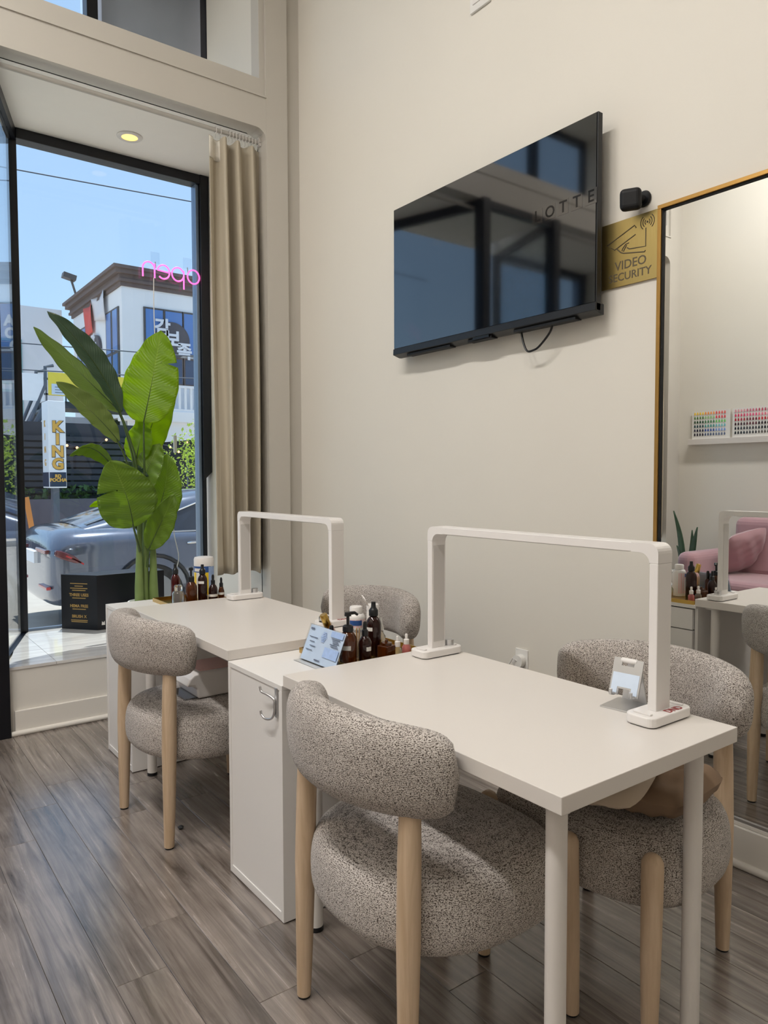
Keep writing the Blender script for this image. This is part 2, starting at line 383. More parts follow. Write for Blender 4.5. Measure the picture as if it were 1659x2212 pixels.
# ================================================================== THE ROOM
XL, YB, ZC, YW = -4.32, -3.2, 4.9, 4.03
mx_ = lambda x: XL - x                                       # the shop front is symmetrical about its door
struct(MB().box(0, YB, -.02, .12, 5.0, ZC).build('wall_right', 'wall_paint'))
struct(MB().box(XL-.12, YB, -.02, XL, 5.0, ZC).build('wall_left', 'wall_paint'))
struct(MB().box(XL-.12, YB-.12, -.02, .12, YB, ZC).build('wall_back', 'wall_paint'))
struct(MB().box(XL-.12, YB-.12, ZC, .12, 5.02, ZC+.15).build('ceiling', 'ceiling_paint'))
b = MB()
for f in (lambda x: x, mx_):
    b.box(f(-.10), 4.06, 0, f(0), 4.15, ZC); b.box(f(-.245), YW, 0, f(-.10), 4.15, ZC)
    b.box(f(-.28), 4.05, 3.70, f(-.245), 4.15, 4.75)
    q = [(-.245, 3.40), (-.245, 3.33)]+[(-.245-.07+.07*math.cos(R(a)), 3.33+.07*math.sin(R(a))) for a in range(10, 90, 10)]+[(-.315, 3.40)]
    b.prism([(f(x), z) for x, z in q], -4.15, -YW, Matrix(((1,0,0,0),(0,0,-1,0),(0,1,0,0),(0,0,0,1))))
b.box(-4.075, YW, 3.40, -.245, 4.15, 3.59)
b.box(-4.075, 4.048, 3.59, -.245, 4.15, 3.70); b.box(-4.075, 4.022, 3.583, -.245, 4.06, 3.594); b.box(-4.075, YW, 4.75, -.245, 4.15, ZC)
struct(b.build('wall_front', 'trim_paint_shaded', bevel=.012, seg=3))
for nm, f in (('wall_knee_right', lambda x: x), ('wall_knee_left', mx_)): struct(MB().box(f(-1.72), YW, 0, f(-.245), 4.13, .333).build(nm, 'trim_gloss_lit'))
struct(MB().box(-.02, YB, 0, 0, 4.05, .135).box(-.012, YB, .135, 0, 4.05, .150).tube([(-.024, YB, .012), (-.024, 4.04, .012)], .014, 10).build('baseboard_right', 'trim_gloss_lit', bevel=.003))
struct(MB().box(XL, YB, 0, XL+.02, 4.05, .135).box(XL, YB, .135, XL+.012, 4.05, .15).build('baseboard_left', 'trim_gloss_lit', bevel=.003))
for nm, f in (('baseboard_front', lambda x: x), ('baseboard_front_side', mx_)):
    struct(MB().box(f(-1.70), YW-.018, 0, f(-.245), YW, .125).tube([(f(-1.72), YW-.022, .012), (f(-.245), YW-.022, .012)], .014, 10).build(nm, 'trim_gloss_lit', bevel=.003))

# floor: a screed and single boards running towards the window
fl = struct(MB().box(XL, YB, -.06, 0, YW+.03, -.012).build('floor', 'dark_gap'))
cache = {}
def plank_mesh(wd, ln):
    k = (round(wd, 3), round(ln, 3))
    if k not in cache:
        g, c = .0004, .0010; a, d = wd/2-g, ln/2-g
        m_ = MB(); m_.add([(-a,-d,-.012),(a,-d,-.012),(a,d,-.012),(-a,d,-.012),(-a,-d,-c),(a,-d,-c),(a,d,-c),(-a,d,-c),(-a+c,-d+c,0),(a-c,-d+c,0),(a-c,d-c,0),(-a+c,d-c,0)],
              [(0,1,5,4),(1,2,6,5),(2,3,7,6),(3,0,4,7),(4,5,9,8),(5,6,10,9),(6,7,11,10),(7,4,8,11),(8,9,10,11)])
        me = bpy.data.meshes.new('plank'); me.from_pydata(m_.v, [], m_.f); me.materials.append(MATS['floor_wood']); cache[k] = me
    return cache[k]
PW, PL = .1335, 1.22
x = -1.58 - PW*21
while x < -.001:
    x0, x1 = max(x, XL), min(x+PW, 0)
    if x1-x0 > .01:
        y = YB - random.choice([.1, .35, .6, .85, 1.05])
        while y < YW:
            y0, y1 = max(y, YB), min(y+PL, YW+.02)
            if y1-y0 > .02:
                o = bpy.data.objects.new('plank', plank_mesh(x1-x0, y1-y0)); C.objects.link(o); o.parent = fl; o.location = ((x0+x1)/2, (y0+y1)/2, 0)
            y += PL
    x += PW

# window bays (the far one only shows in the mirror and the screen)
YG = 4.94
def bay(f, n, side):
    P = lambda pts: [(f(x), y) for x, y in pts]
    foot = [(-1.72, 4.13), (-.245, 4.13), (-.245, 4.97), (-1.50, 4.97)]
    struct(MB().prism(P([(-1.72, 4.10), (-.245, 4.10), (-.245, 4.97), (-1.50, 4.97)]), -.1, .333).build('trim_%d' % n, 'trim_paint_shaded'))
    sill = bpy.data.objects['trim_%d' % n]
    xs = [-1.80, -1.497, -.897, -.245]
    for i in range(3):
        for (ya, yb) in ((YW-.006, 4.63), (4.63, 4.955)):
            def lx(x, y): return max(x, -1.725+(max(y, YW)-YW)*.24)
            a, c = xs[i], xs[i+1]
            q = [(lx(a, ya)+.001, ya), (max(c, lx(a, ya)+.002)-.001, ya), (max(c, lx(a, yb)+.002)-.001, yb-.002), (lx(a, yb)+.001, yb-.002)]
            MB().prism(P(q), .333, .347).build('tile', 'tile_wood', sill)
    struct(MB().box(f(-.245), 4.14, -.1, f(-.12), 5.0, ZC).build('wall_bay_'+side, 'wall_paint'))
    struct(MB().prism(P([(-1.72, 4.14), (-.245, 4.14), (-.245, 4.99), (-1.52, 4.99)]), 3.40, 3.60).build('ceiling_bay_'+side, 'ceiling_paint'))
    wn = struct(MB().box(f(-1.47), YG-.05, 3.338, f(-.30), YG+.05, 3.40).build('window_%d' % (n*2-1), 'frame_black', bevel=.004))
    MB().box(f(-1.505), YG-.03, .347, f(-1.462), YG+.05, 3.40).build('post', 'frame_black', wn, bevel=.003)
    MB().box(f(-.335), YG-.03, .347, f(-.312), YG+.05, 3.34).build('post', 'steel_edge', wn, bevel=.003)
    MB().box(f(-.312), YG-.04, .347, f(-.285), YG+.05, 3.34).build('post', 'frame_black', wn, bevel=.003)
    MB().prism([(f(-.312), 1.28), (f(-.25), 1.34), (f(-.25), 3.40), (f(-.312), 3.40)], -YG-.05, -YG+.055, Matrix(((1,0,0,0),(0,0,-1,0),(0,1,0,0),(0,0,0,1)))).build('jamb_cover', 'frame_black', wn, bevel=.003)
    MB().box(f(-1.462), YG-.012, .347, f(-.335), YG+.012, .362).build('bottom_channel', 'steel_edge', wn)
    MB().box(f(-1.462), YG-.004, .36, f(-.335), YG+.004, 3.34).build('pane', 'pane', wn)
    # angled return towards the door
    w2 = struct(MB().prism(P([(-1.80, 3.99), (-1.722, 3.99), (-1.722, 4.09), (-1.80, 4.09)]), 0, 3.40).build('window_%d' % (n*2), 'frame_black', bevel=.004))
    def bar(z0, z1, t, nm, m_):
        MB().prism(P([(-1.757-t, 4.09), (-1.757+t, 4.09), (-1.49+t, YG-.03), (-1.49-t, YG-.03)]), z0, z1).build(nm, m_, w2)
    bar(3.33, 3.40, .025, 'top_rail', 'frame_black'); bar(.0, .35, .02, 'bottom_rail', 'frame_black'); bar(.35, 3.33, .004, 'pane', 'pane')
bay(lambda x: x, 1, 'right'); bay(mx_, 2, 'left')
# upper glazing
wn = struct(MB().box(mx_(-.26), YG-.04, 3.60, -.26, YG+.04, 3.66).box(mx_(-.26), YG-.04, 4.70, -.26, YG+.04, 4.75).build('window_5', 'frame_black'))
for xc, wd in ((-.215, .07), (-1.008, .068), (mx_(-1.008), .068), (mx_(-.215), .07)): MB().box(xc-wd/2, YG-.05, 3.60, xc+wd/2, YG+.05, 4.75).build('mullion', 'frame_black', wn, bevel=.003)
for a, c in ((-.99, -.27), (-3.26, -1.07), (-4.05, -3.33)): MB().box(a, YG-.004, 3.66, c, YG+.004, 4.70).build('pane', 'pane', wn)
struct(MB().box(mx_(-.1), 4.14, 4.75, -.1, 5.0, ZC).box(-2.60, 4.14, 3.42, -1.72, 5.0, 3.60).build('trim_3', 'wall_paint'))
# door in the middle
dr = struct(MB().box(-2.52, 4.02, 2.18, -1.80, 4.08, 2.25).box(-2.52, 4.02, 3.34, -1.80, 4.08, 3.40).build('door_1', 'frame_black', bevel=.003))
lf = MB().box(-2.515, 4.03, .005, -2.43, 4.075, 2.18).box(-1.89, 4.03, .005, -1.805, 4.075, 2.18).box(-2.43, 4.03, 2.09, -1.89, 4.075, 2.18).box(-2.43, 4.03, .005, -1.89, 4.075, .22).build('door_leaf', 'frame_black', dr, bevel=.003)
MB().box(-2.43, 4.048, .22, -1.89, 4.056, 2.09).build('pane', 'pane', lf)
MB().tube([(-1.86, 4.03, .85), (-1.86, 3.98, .88), (-1.86, 3.98, 1.22), (-1.86, 4.03, 1.25)], .012).build('door_handle', 'silver', lf, smooth=True)
MB().box(-2.52, 4.045, 2.25, -1.80, 4.053, 3.34).build('pane', 'pane', dr)

# ================================================================== OUTDOORS
struct(MB().box(-30, 4.0, -.25, 40, 7.15, -.10).build('sidewalk', 'concrete'))
struct(MB().box(-2.56, 4.09, -.10, -1.76, 5.0, -.02).build('door_step', 'concrete'))
struct(MB().box(-60, 7.15, -.40, 60, 18.6, -.25).build('road', 'asphalt'))
struct(MB().box(-60, 18.6, -.40, 60, 60, -.12).build('far_pavement', 'concrete'))
struct(MB().box(.12, 4.6, -.1, 9, 5.0, 5.6).box(XL-9, 4.6, -.1, XL-.12, 5.0, 5.6).box(XL-.12, 4.95, 5.03, .12, 5.0, 5.6).build('wall_facade', 'stucco_grey'))
o = thing('shop_sign_board', 'grey sign board hung outside the upper window', 'sign', (-.53, 5.12, 4.22))
MB().box(-.37, -.05, 0, .40, .05, 1.5).build('board', 'facade_panel', o, bevel=.004)
for xx in (-.25, .25): MB().box(xx-.015, -.12, .95, xx+.015, -.05, .99).build('bracket', 'frame_black', o)

# white corner building across the street
def xz(x, y): return T((x, y, 0))
YBD, XBD = 24.0, 5.05
bd = thing('corner_building', 'white two storey corner building with brown cornice and blue windows', 'building', (XBD, YBD, -.12))
MB().box(0, 0, 3.45, 16, 6.0, 7.8).build('upper_wall', 'stucco', bd)
MB().box(.25, 1.2, 0, 16, 6.0, 3.45).build('ground_floor', 'shop_dark', bd)
b = MB()
for k, (z0, z1, d) in enumerate(((7.62, 7.75, .06), (7.75, 7.84, .14), (7.84, 7.98, .10), (7.98, 8.12, .24), (8.12, 8.22, .32))): b.box(-d, -d, z0, 16+d, 6+d, z1)
b.build('cornice', 'cornice', bd)
for x0 in (.72, 1.38, 2.02, 2.66, 4.2, 4.84, 5.48, 6.12):
    wf = MB().box(x0-.03, -.05, 5.58, x0+.64, .02, 7.05).build('window', 'bldg_frame', bd)
    MB().box(x0+.03, -.06, 5.64, x0+.60, -.03, 6.99).build('pane', 'bldg_glass', wf)
    w2 = MB().box(x0-.03, -.05, 4.55, x0+.64, .02, 5.5).build('window', 'cornice', bd)
    MB().box(x0+.05, -.06, 4.62, x0+.58, -.03, 5.44).build('pane', 'bldg_glass_dark', w2)
for y0, z0 in ((.30, 4.2), (1.0, 4.2), (4.1, 4.2), (4.75, 4.2)):
    wf = MB().box(-.05, y0-.04, z0, .02, y0+.62, 7.02).build('window', 'bldg_frame', bd)
    MB().box(-.06, y0+.05, z0+.06, -.03, y0+.54, 5.52).build('pane', 'bldg_glass', wf); MB().box(-.06, y0+.05, 5.62, -.03, y0+.54, 6.96).build('pane', 'bldg_glass', wf)
b = MB()
for k in range(60): b.box(1.6+k*.2, -.62, 3.72, 1.68+k*.2, -.56, 4.42)
b.box(-.1, -.65, 4.42, 14, -.53, 4.5).box(-.1, -.65, 3.64, 14, -.53, 3.72)
stuff(b.build('balustrade', 'stucco', bd))
MB().box(-.2, -.7, 3.28, 16, 0, 3.64).build('balcony_slab', 'stucco', bd, bevel=.03)
MB().box(-1.6, 1.2, 3.15, 0, 5.5, 3.45).build('walkway', 'stucco_grey', bd)
MB().box(-.75, -1.0, 3.9, -.70, 3.2, 4.75).build('glass_balustrade', 'pane', bd)
for px in (-.05, 3.4, 6.8): MB().box(px, -.35, 0, px+.6, .25, 3.4).build('pillar', 'stucco_grey', bd)
MB().prism([(.0, 2.5), (3.5, 2.9), (3.5, 3.3), (0, 3.3)], .2, .5, Matrix(((1,0,0,0),(0,0,-1,0),(0,1,0,0),(0,0,0,1)))).build('awning', 'stucco', bd)
d = MB().cyl((1.62, -.10, 6.05), (1.62, -.02, 6.05), .60, seg=40).build('round_sign', 'sign_disc', bd)
text('감', .58, 'sign_letter', d, frame_m((1.28, -.12, 6.40), (1,0,0), (0,0,1)), ext=.01, bold=.02)
text('보', .62, 'sign_letter', d, frame_m((1.62, -.12, 6.05), (1,0,0), (0,0,1)), ext=.01, bold=.02)
text('족', .58, 'sign_letter', d, frame_m((2.02, -.12, 5.68), (1,0,0), (0,0,1)), ext=.01, bold=.02)
for k, tx in enumerate(('GA', 'BO', 'JO')): text(tx, .46, 'sign_letter', bd, frame_m((2.40, -.09, 6.45-k*.40), (1,0,0), (0,0,1)), ext=.01, bold=.02, align='LEFT', name='window_lettering')
d = MB().add(*(lambda m_: (m_.v, m_.f))(MB().cyl((0,0,0), (0,0,.08), .52, seg=36)), frame_m((-.02, 2.75, 5.95), (0,-1,0), (0,0,1))).build('round_sign', 'sign_disc', bd)
for tx, yy, zz in (('감', 2.95, 6.25), ('보', 2.75, 5.95), ('족', 2.55, 5.65)): text(tx, .52, 'sign_letter', d, frame_m((-.115, yy, zz), (0,-1,0), (0,0,1)), ext=.01, bold=.02)
o = thing('hanging_banner', 'red and white cloth banner hung under the brown cornice', 'banner', (XBD, YBD, 6.2))
for nm, mm, y0, y1, z0, z1 in (('white_cloth', 'banner_white', 1.45, 3.0, .45, 1.45), ('red_cloth', 'banner_red', 3.0, 4.05, .05, 1.3)):
    MB().grid(lambda u, v: (-.10-.06*math.sin(5*u+2*v), y0+(y1-y0)*u, z0+.25*(u if nm == 'white_cloth' else 1-u)*(1-v)+(z1-z0)*v), 8, 5).build(nm, mm, o, smooth=True, solid=.01)
o = thing('flood_light', 'grey flood light on the roof edge of the corner building', 'light', (XBD-.3, YBD+4.4, 8.1))
MB().box(-.55, -.16, .42, -.1, .16, .60, rot(12, 'Y')).build('lamp_head', 'bldg_frame', o); MB().cyl((0, 0, 0), (-.15, 0, .5), .04).build('arm', 'bldg_frame', o)

# pale block behind, with stair
o = thing('pale_building', 'pale block with teal glazing behind the dark metal stair', 'building', (2.0, 30.5, -.12))
MB().box(-3.0, 0, 0, 2.75, 8, 8.0).build('wall', 'stucco', o); MB().lathe([(.9, 8.0), (.9, 8.25), (.6, 8.4)], 24, T((.6, 3, 0))).build('roof_tank', 'stucco', o, smooth=True)
for zz in (1.2, 3.1, 5.0): 
    wf = MB().box(.0, -.06, zz, 1.3, .05, zz+1.7).build('window', 'teal_panel', o); MB().box(.1, -.08, zz+.1, 1.2, -.04, zz+1.6).build('pane', 'bldg_glass_dark', wf)
o2 = thing('air_conditioner', 'beige air conditioner unit fixed to the pale block', 'air conditioner', (1.2, 30.2, 6.1))
MB().box(-.55, -.5, 0, .35, .18, 1.0).build('case', 'stucco', o2, bevel=.03); MB().cyl((-.1, -.52, .55), (-.1, -.5, .55), .33, seg=24).build('fan_grille', 'bldg_frame', o2)

# stair with rails and the yellow banners
o = thing('stair_landing', 'dark metal landing and stair in front of the corner building', 'stair', (1.9, 20.6, -.12))
MB().box(.12, 0, 3.3, 2.6, 1.2, 3.48).build('landing', 'shop_dark', o)
for yy in (0, 1.1): MB().tube([(-1.2, yy, .6), (.1, yy, 3.9), (.1, yy, 4.35), (.3, yy, 4.4)], .045).build('handrail', 'rail_metal', o); MB().tube([(-1.6, yy, 0), (.12, yy, 3.4)], .08).build('stringer', 'rail_metal', o)
for k in range(9): MB().box(-1.5+k*.18, 0, .3+k*.36, -1.2+k*.18, 1.1, .36+k*.36).build('tread', 'rail_metal', o)
for xx in (.15, 2.5): MB().cyl((xx, .1, 0), (xx, .1, 3.3), .06).build('post', 'rail_metal', o)
for zz in (3.62, 4.02): MB().box(.05, 0, zz, 2.6, .04, zz+.05).build('rail', 'rail_metal', o)
for k in range(6): MB().box(.1+k*.48, 0, 3.45, .14+k*.48, .04, 4.07).build('baluster', 'rail_metal', o)
MB().box(-.55, -.02, 3.45, .05, .0, 4.15).build('white_board', 'sign_white', o)
o = thing('yellow_banner', 'yellow banner with a pale blue notice on the stair landing', 'banner', (2.06, 20.575, 3.50))
MB().box(0, 0, 0, 1.0, .02, .60).build('cloth', 'sign_yellow', o)
MB().box(.08, -.012, .02, .60, 0, .30).build('notice', 'paper_blue', o)
for k in range(3): MB().box(.16, -.016, .07+k*.07, .52, -.012, .085+k*.07).build('print_line', 'ink_dark', o)
o = thing('yellow_banner', 'yellow banner with large red lettering on the stair landing', 'banner', (3.12, 20.575, 3.49))
MB().box(0, 0, 0, 1.0, .02, .62).build('cloth', 'sign_yellow', o)
text('HIRA', .36, 'sign_red', o, frame_m((.40, -.02, .36), (1,0,0), (0,0,1)), ext=.006, bold=.012)

# pylon sign
o = thing('pylon_sign', 'tall white pylon sign reading KING in gold letters', 'sign', (1.48, 18.0, -.12))
MB().box(0, 0, 1.22, .38, .62, 3.22).build('light_box', 'sign_white', o, bevel=.01)
MB().box(.012, -.012, 1.25, .368, 0, 1.58).build('base_panel', 'sign_navy', o); MB().box(-.012, .02, 1.25, 0, .60, 1.58).build('base_panel', 'sign_navy', o)
MB().box(.12, .2, 0, .26, .42, 1.22).build('post', 'rail_metal', o)
for k, ch in enumerate('KING'):
    text(ch, .34, 'sign_gold', o, frame_m((.195, -.012, 2.62-k*.285), (1,0,0), (0,0,1)), ext=.006, bold=.016); text(ch, .34, 'sign_navy', o, frame_m((.200, -.004, 2.615-k*.285), (1,0,0), (0,0,1)), name='letter_outline', ext=.003, bold=.026)
text('RD', .10, 'sign_gold', o, frame_m((.19, -.02, 1.49), (1,0,0), (0,0,1)), ext=.004, bold=.006); text('POCHA', .105, 'sign_gold', o, frame_m((.19, -.02, 1.40), (1,0,0), (0,0,1)), ext=.004, bold=.006)
for k, ch in enumerate('KING'): text(ch, .22, 'sign_gold', o, frame_m((-.006, .31, 2.7-k*.3), (0,-1,0), (0,0,1)), ext=.004)

# low wall, hedge, dark terrace
o = tag(MB().box(-6, 19.6, -.12, 4.4, 19.85, .80).build('planter_wall', 'planter_wall'), 'long grey low wall along the terrace across the street', 'wall')
b = MB()
for k in range(900):
    cx, cy, cz = random.uniform(-6, 4.3), random.uniform(19.99, 20.12), random.uniform(.72, 1.12); q = random.uniform(.05, .12)
    M_ = T((cx, cy, cz)) @ Matrix.Rotation(random.uniform(0, 6), 4, (random.random(), random.random(), random.random()+.1))
    b.add([(-q,0,0),(0,-q*.5,0),(q,0,0),(0,q*.5,0)], [(0,1,2,3)], M_)
tag(stuff(b.build('hedge', 'hedge')), 'low green hedge growing above the grey planter wall', 'hedge')
o = thing('terrace_screen', 'dark slatted terrace screen behind the hedge', 'fence', (-2, 20.25, -.12))
for k in range(12): MB().box(0, 0, .55+k*.17, 6.2, .05, .67+k*.17).build('slat', 'shop_dark', o)
MB().box(-.5, .14, .2, 6.2, .20, 2.9).build('backing_panel', 'shop_dark', o)
for k in range(5): MB().box(k*1.5, .05, 0, k*1.5+.08, .13, 2.6).build('post', 'shop_dark', o)
o = thing('string_lights', 'string of small warm bulbs along the dark terrace', 'lights', (0, 19.9, 2.3))
pts = [(1.9+k*.25, .3, .15*math.cos(k*.9)-.012*k*(k % 3)) for k in range(16)]
MB().tube(pts, .008, 4).build('cable', 'wire', o)
for q in (pts[0], pts[-1]): MB().cyl((q[0], .3, -2.42), (q[0], .3, q[2]+.05), .02, seg=8).build('pole', 'rail_metal', o)
for q in pts: MB().lathe([(0, -.075), (.03, -.055), (.035, -.03), (.015, -.005), (0, 0)], 8, T(q)).build('bulb', 'bulb', o, smooth=True)
o = thing('traffic_post', 'leaning orange post beside the grey low wall', 'post', (1.35, 19.2, -.12))
MB().box(-.06, -.02, 0, .06, .02, 1.0, rot(-8, 'Y')).build('board', 'orange_post', o); MB().box(-.2, -.1, 0, .2, .1, .04).build('foot', 'orange_post', o)

# tree
o = thing('street_tree', 'sunlit yellow green street tree in front of the corner building', 'tree', (4.25, 14.0, -.25))
MB().tube([(0, 0, 0), (.05, 0, 1.0), (-.05, .1, 1.8), (-.2, .1, 2.5)], [.09, .07, .06, .03], 8).build('trunk', 'bark', o, smooth=True)
b = MB()
for k in range(6000):
    th, ph = random.uniform(0, 2*math.pi), random.uniform(-1.2, 1.5); rr_ = random.uniform(.45, 1.0)*(1+.25*math.sin(3*th+2*ph))
    p = Vector((-.15+1.15*rr_*math.cos(th)*math.cos(ph), 1.0*rr_*math.sin(th)*math.cos(ph), 1.95+.95*rr_*math.sin(ph))); q = random.uniform(.02, .05)
    M_ = T(p) @ Matrix.Rotation(random.uniform(0, 6), 4, (random.random(), random.random(), random.random()+.1))
    b.add([(-q,0,0),(0,-q*.6,.01),(q,0,0),(0,q*.6,.01)], [(0,1,2,3)], M_)
stuff(b.build('foliage', 'tree_leaf', o))
# overhead wires
for k, (a, c, sag) in enumerate((((-14, 19.2, 8.0), (22, 19.2, 9.8), .35), ((-14, 19.3, 4.3), (22, 19.3, 5.2), .25), ((-14, 19.4, 3.6), (22, 19.4, 4.7), .25))):
    P_ = [(a[0]+(c[0]-a[0])*t/20, a[1], a[2]+(c[2]-a[2])*t/20-sag*4*(t/20)*(1-t/20)*.5) for t in range(21)]
    tag(MB().tube(P_, .016, 5).build('overhead_wire', 'wire'), ['thin dark overhead wire high in the open sky', 'dark overhead wire crossing the windows of the corner building', 'lowest dark overhead wire passing above the yellow banners'][k], 'wire')

# parked car
def car():
    o = thing('parked_car', 'dark blue grey sedan parked at the kerb outside the window', 'car', (-.76, 8.42, -.25))
    ST = [(0, .70, .36, .78, .84), (.03, .80, .28, .84, .93), (.10, .86, .24, .88, 1.02), (.22, .90, .22, .90, 1.045), (.45, .91, .22, .925, 1.05), (.8, .92, .22, .935, 1.06), (1.3, .925, .22, .94, 1.04), (2.2, .925, .22, .93, 1.0),
          (3.2, .925, .22, .92, .97), (3.6, .92, .22, .90, .97), (4.25, .90, .22, .80, .87), (4.65, .82, .25, .68, .74), (4.82, .66, .32, .58, .62)]
    def ring(st):
        x, w_, zb, zs, zd = st
        half = [(w_*.80, zb), (w_*.96, zb+.10), (w_*1.0, zb+.28), (w_*.985, zs-.16), (w_*1.0, zs-.05), (w_*.965, zs+.005), (w_*.86, zd-.015), (w_*.5, zd+.01), (0, zd+.018)]
        return [(x, -y, z) for y, z in half]+[(x, y, z) for y, z in half[-2::-1]]
    rg = [ring(q) for q in ST]; nv = len(rg[0]); b = MB()
    b.add([p for q in rg for p in q], [(i*nv+j, (i+1)*nv+j, (i+1)*nv+(j+1) % nv, i*nv+(j+1) % nv) for i in range(len(rg)-1) for j in range(nv)]+[tuple(range(nv)), tuple((len(rg)-1)*nv+k for k in range(nv))])
    b.build('body', 'car_paint', o, smooth=50, sub=1)
    GH = [(.36, .70, 1.02, .60, 1.05), (.80, .76, 1.0, .60, 1.20), (1.2, .80, .97, .58, 1.33), (1.6, .82, .96, .57, 1.41), (2.2, .82, .95, .57, 1.44), (2.75, .80, .94, .56, 1.38), (3.1, .78, .94, .60, 1.24), (3.55, .70, .94, .64, .98)]
    b = MB(); vs = []
    for x, wb, zb, wt, zt in GH: vs += [(x, -wb, zb-.05), (x, -wb+.01, zb), (x, -(wb*.25+wt*.75), zb*.25+zt*.75), (x, -wt+.03, zt), (x, 0, zt+.03), (x, wt-.03, zt), (x, (wb*.25+wt*.75), zb*.25+zt*.75), (x, wb-.01, zb), (x, wb, zb-.05)]
    b.add(vs, [(i*9+j, (i+1)*9+j, (i+1)*9+j+1, i*9+j+1) for i in range(7) for j in range(8)]); b.build('roof', 'car_paint', o, smooth=50, sub=1)
    side = [(1.02, .985, .80), (1.25, 1.17, .70), (1.62, 1.30, .655), (2.2, 1.345, .645), (2.7, 1.28, .65), (3.12, 1.05, .735), (3.15, .985, .79)]
    for sg in (-1, 1):
        b = MB(); lo = [(x, sg*(.832), .985) for x, z, y in side]; hi = [(x, sg*(y+.035), z) for x, z, y in side]
        b.add(lo+hi, [(i, i+1, 7+i+1, 7+i) for i in range(6)]); b.build('side_window', 'car_glass', o, solid=.01)
        MB().tube([(x, sg*.838, .982) for x, z, y in side], .009, 6).build('chrome_strip', 'chrome', o); MB().tube([(x, sg*(y+.04), z+.008) for x, z, y in side[:6]], .009, 6).build('chrome_strip', 'chrome', o)
        MB().tube([(2.02, sg*.835, .985), (2.05, sg*.70, 1.33)], .022, 6).build('pillar', 'car_black', o)
        for hx in (1.36, 2.45): MB().tube([(hx, sg*.925, .86), (hx+.02, sg*.955, .865), (hx+.20, sg*.955, .87), (hx+.22, sg*.925, .87)], .014, 8).build('door_handle', 'chrome', o, smooth=True)
        for wx in (.98, 3.80):
            wh = MB().cyl((wx, sg*.70, .33), (wx, sg*.935, .33), .33, seg=32).build('wheel', 'tire', o, smooth=True, bevel=.02)
            MB().cyl((wx, sg*.93, .33), (wx, sg*.942, .33), .23, seg=28).build('rim', 'rim', wh)
            MB().tube([(wx+.40*math.cos(R(a)), sg*.925, .35+.40*math.sin(R(a))) for a in range(-10, 195, 12)], .022, 6).build('wheel_arch', 'car_black', o)
        tl = MB().prism([(.035, .80), (.10, .765), (.30, .685), (.345, .715), (.22, .79), (.10, .845), (.045, .855)], -.015, .040, Matrix(((1,0,0,0),(0,0,-sg,0),(0,1,0,0),(0,0,0,1))) @ T((0, 0, .848))).build('tail_light', 'car_lens', o, bevel=.012, seg=3)
        for k in range(3): MB().prism([(.13+k*.055, .79-k*.028), (.24+k*.03, .735-k*.020), (.25+k*.03, .747-k*.020), (.14+k*.055, .803-k*.028)], .040, .044, Matrix(((1,0,0,0),(0,0,-sg,0),(0,1,0,0),(0,0,0,1))) @ T((0, 0, .848))).build('light_bar', 'car_red', tl)
        tr_ = MB().box(-.012, sg*.24, .805, .03, sg*.70, .845).build('tail_light', 'car_lens', o, bevel=.008)
        for k in range(2): MB().box(-.016, sg*.30, .812+k*.016, -.011, sg*.68, .820+k*.016).build('light_bar', 'car_red', tr_)
        MB().box(-.022, sg*.40, .455, .02, sg*.76, .485).build('reflector', 'car_red', o, bevel=.006)
    MB().box(-.03, -.26, .68, .02, .26, .80).build('plate', 'sign_white', o)
    rw = MB(); rw.add([(.42, -.56, 1.07), (.42, .56, 1.07), (1.42, .50, 1.405), (1.42, -.50, 1.405)], [(0, 1, 2, 3)]); rw.build('rear_window', 'car_glass', o, solid=.012)
car()
# ================================================================== FURNITURE
def table(loc, label):
    o = thing('manicure_table', label, 'table', loc, group='white manicure tables')
    MB().box(0, 0, .70, .60, 1.0, .734).build('tabletop', 'white_laminate', o, bevel=.0015, seg=2)
    for x in (.065, .535):
        for y in (.065, .935):
            l = MB().cyl((x, y, .012), (x, y, .692), .0205, seg=24).build('leg', 'white_metal', o, smooth=True)
            MB().cyl((x, y, 0), (x, y, .014), .021, seg=20).build('foot', 'black_plastic', l, smooth=True)
            MB().cyl((x, y, .69), (x, y, .70), .045, seg=20).build('mounting_plate', 'white_metal', l, smooth=True)
    return o
X1, Y1 = -1.379, .8149
t1 = table((X1, Y1, 0), 'white manicure table standing nearest the gold-framed mirror')
t2 = table((X1, 2.183, 0), 'white manicure table standing nearest the window bay')
MB().box(.058, .0438, .668, .0775, .0452, .692).build('sticker', 'sticker', t1)
for k in range(3): MB().box(.060, .0434, .672+k*.006, .0755, .0439, .6745+k*.006).build('print_line', 'ink_dark', t1)
MB().box(.20, .42, .672, .36, .47, .70).box(.22, .43, .655, .34, .46, .672).build('cable_clip', 'white_plastic', t1)

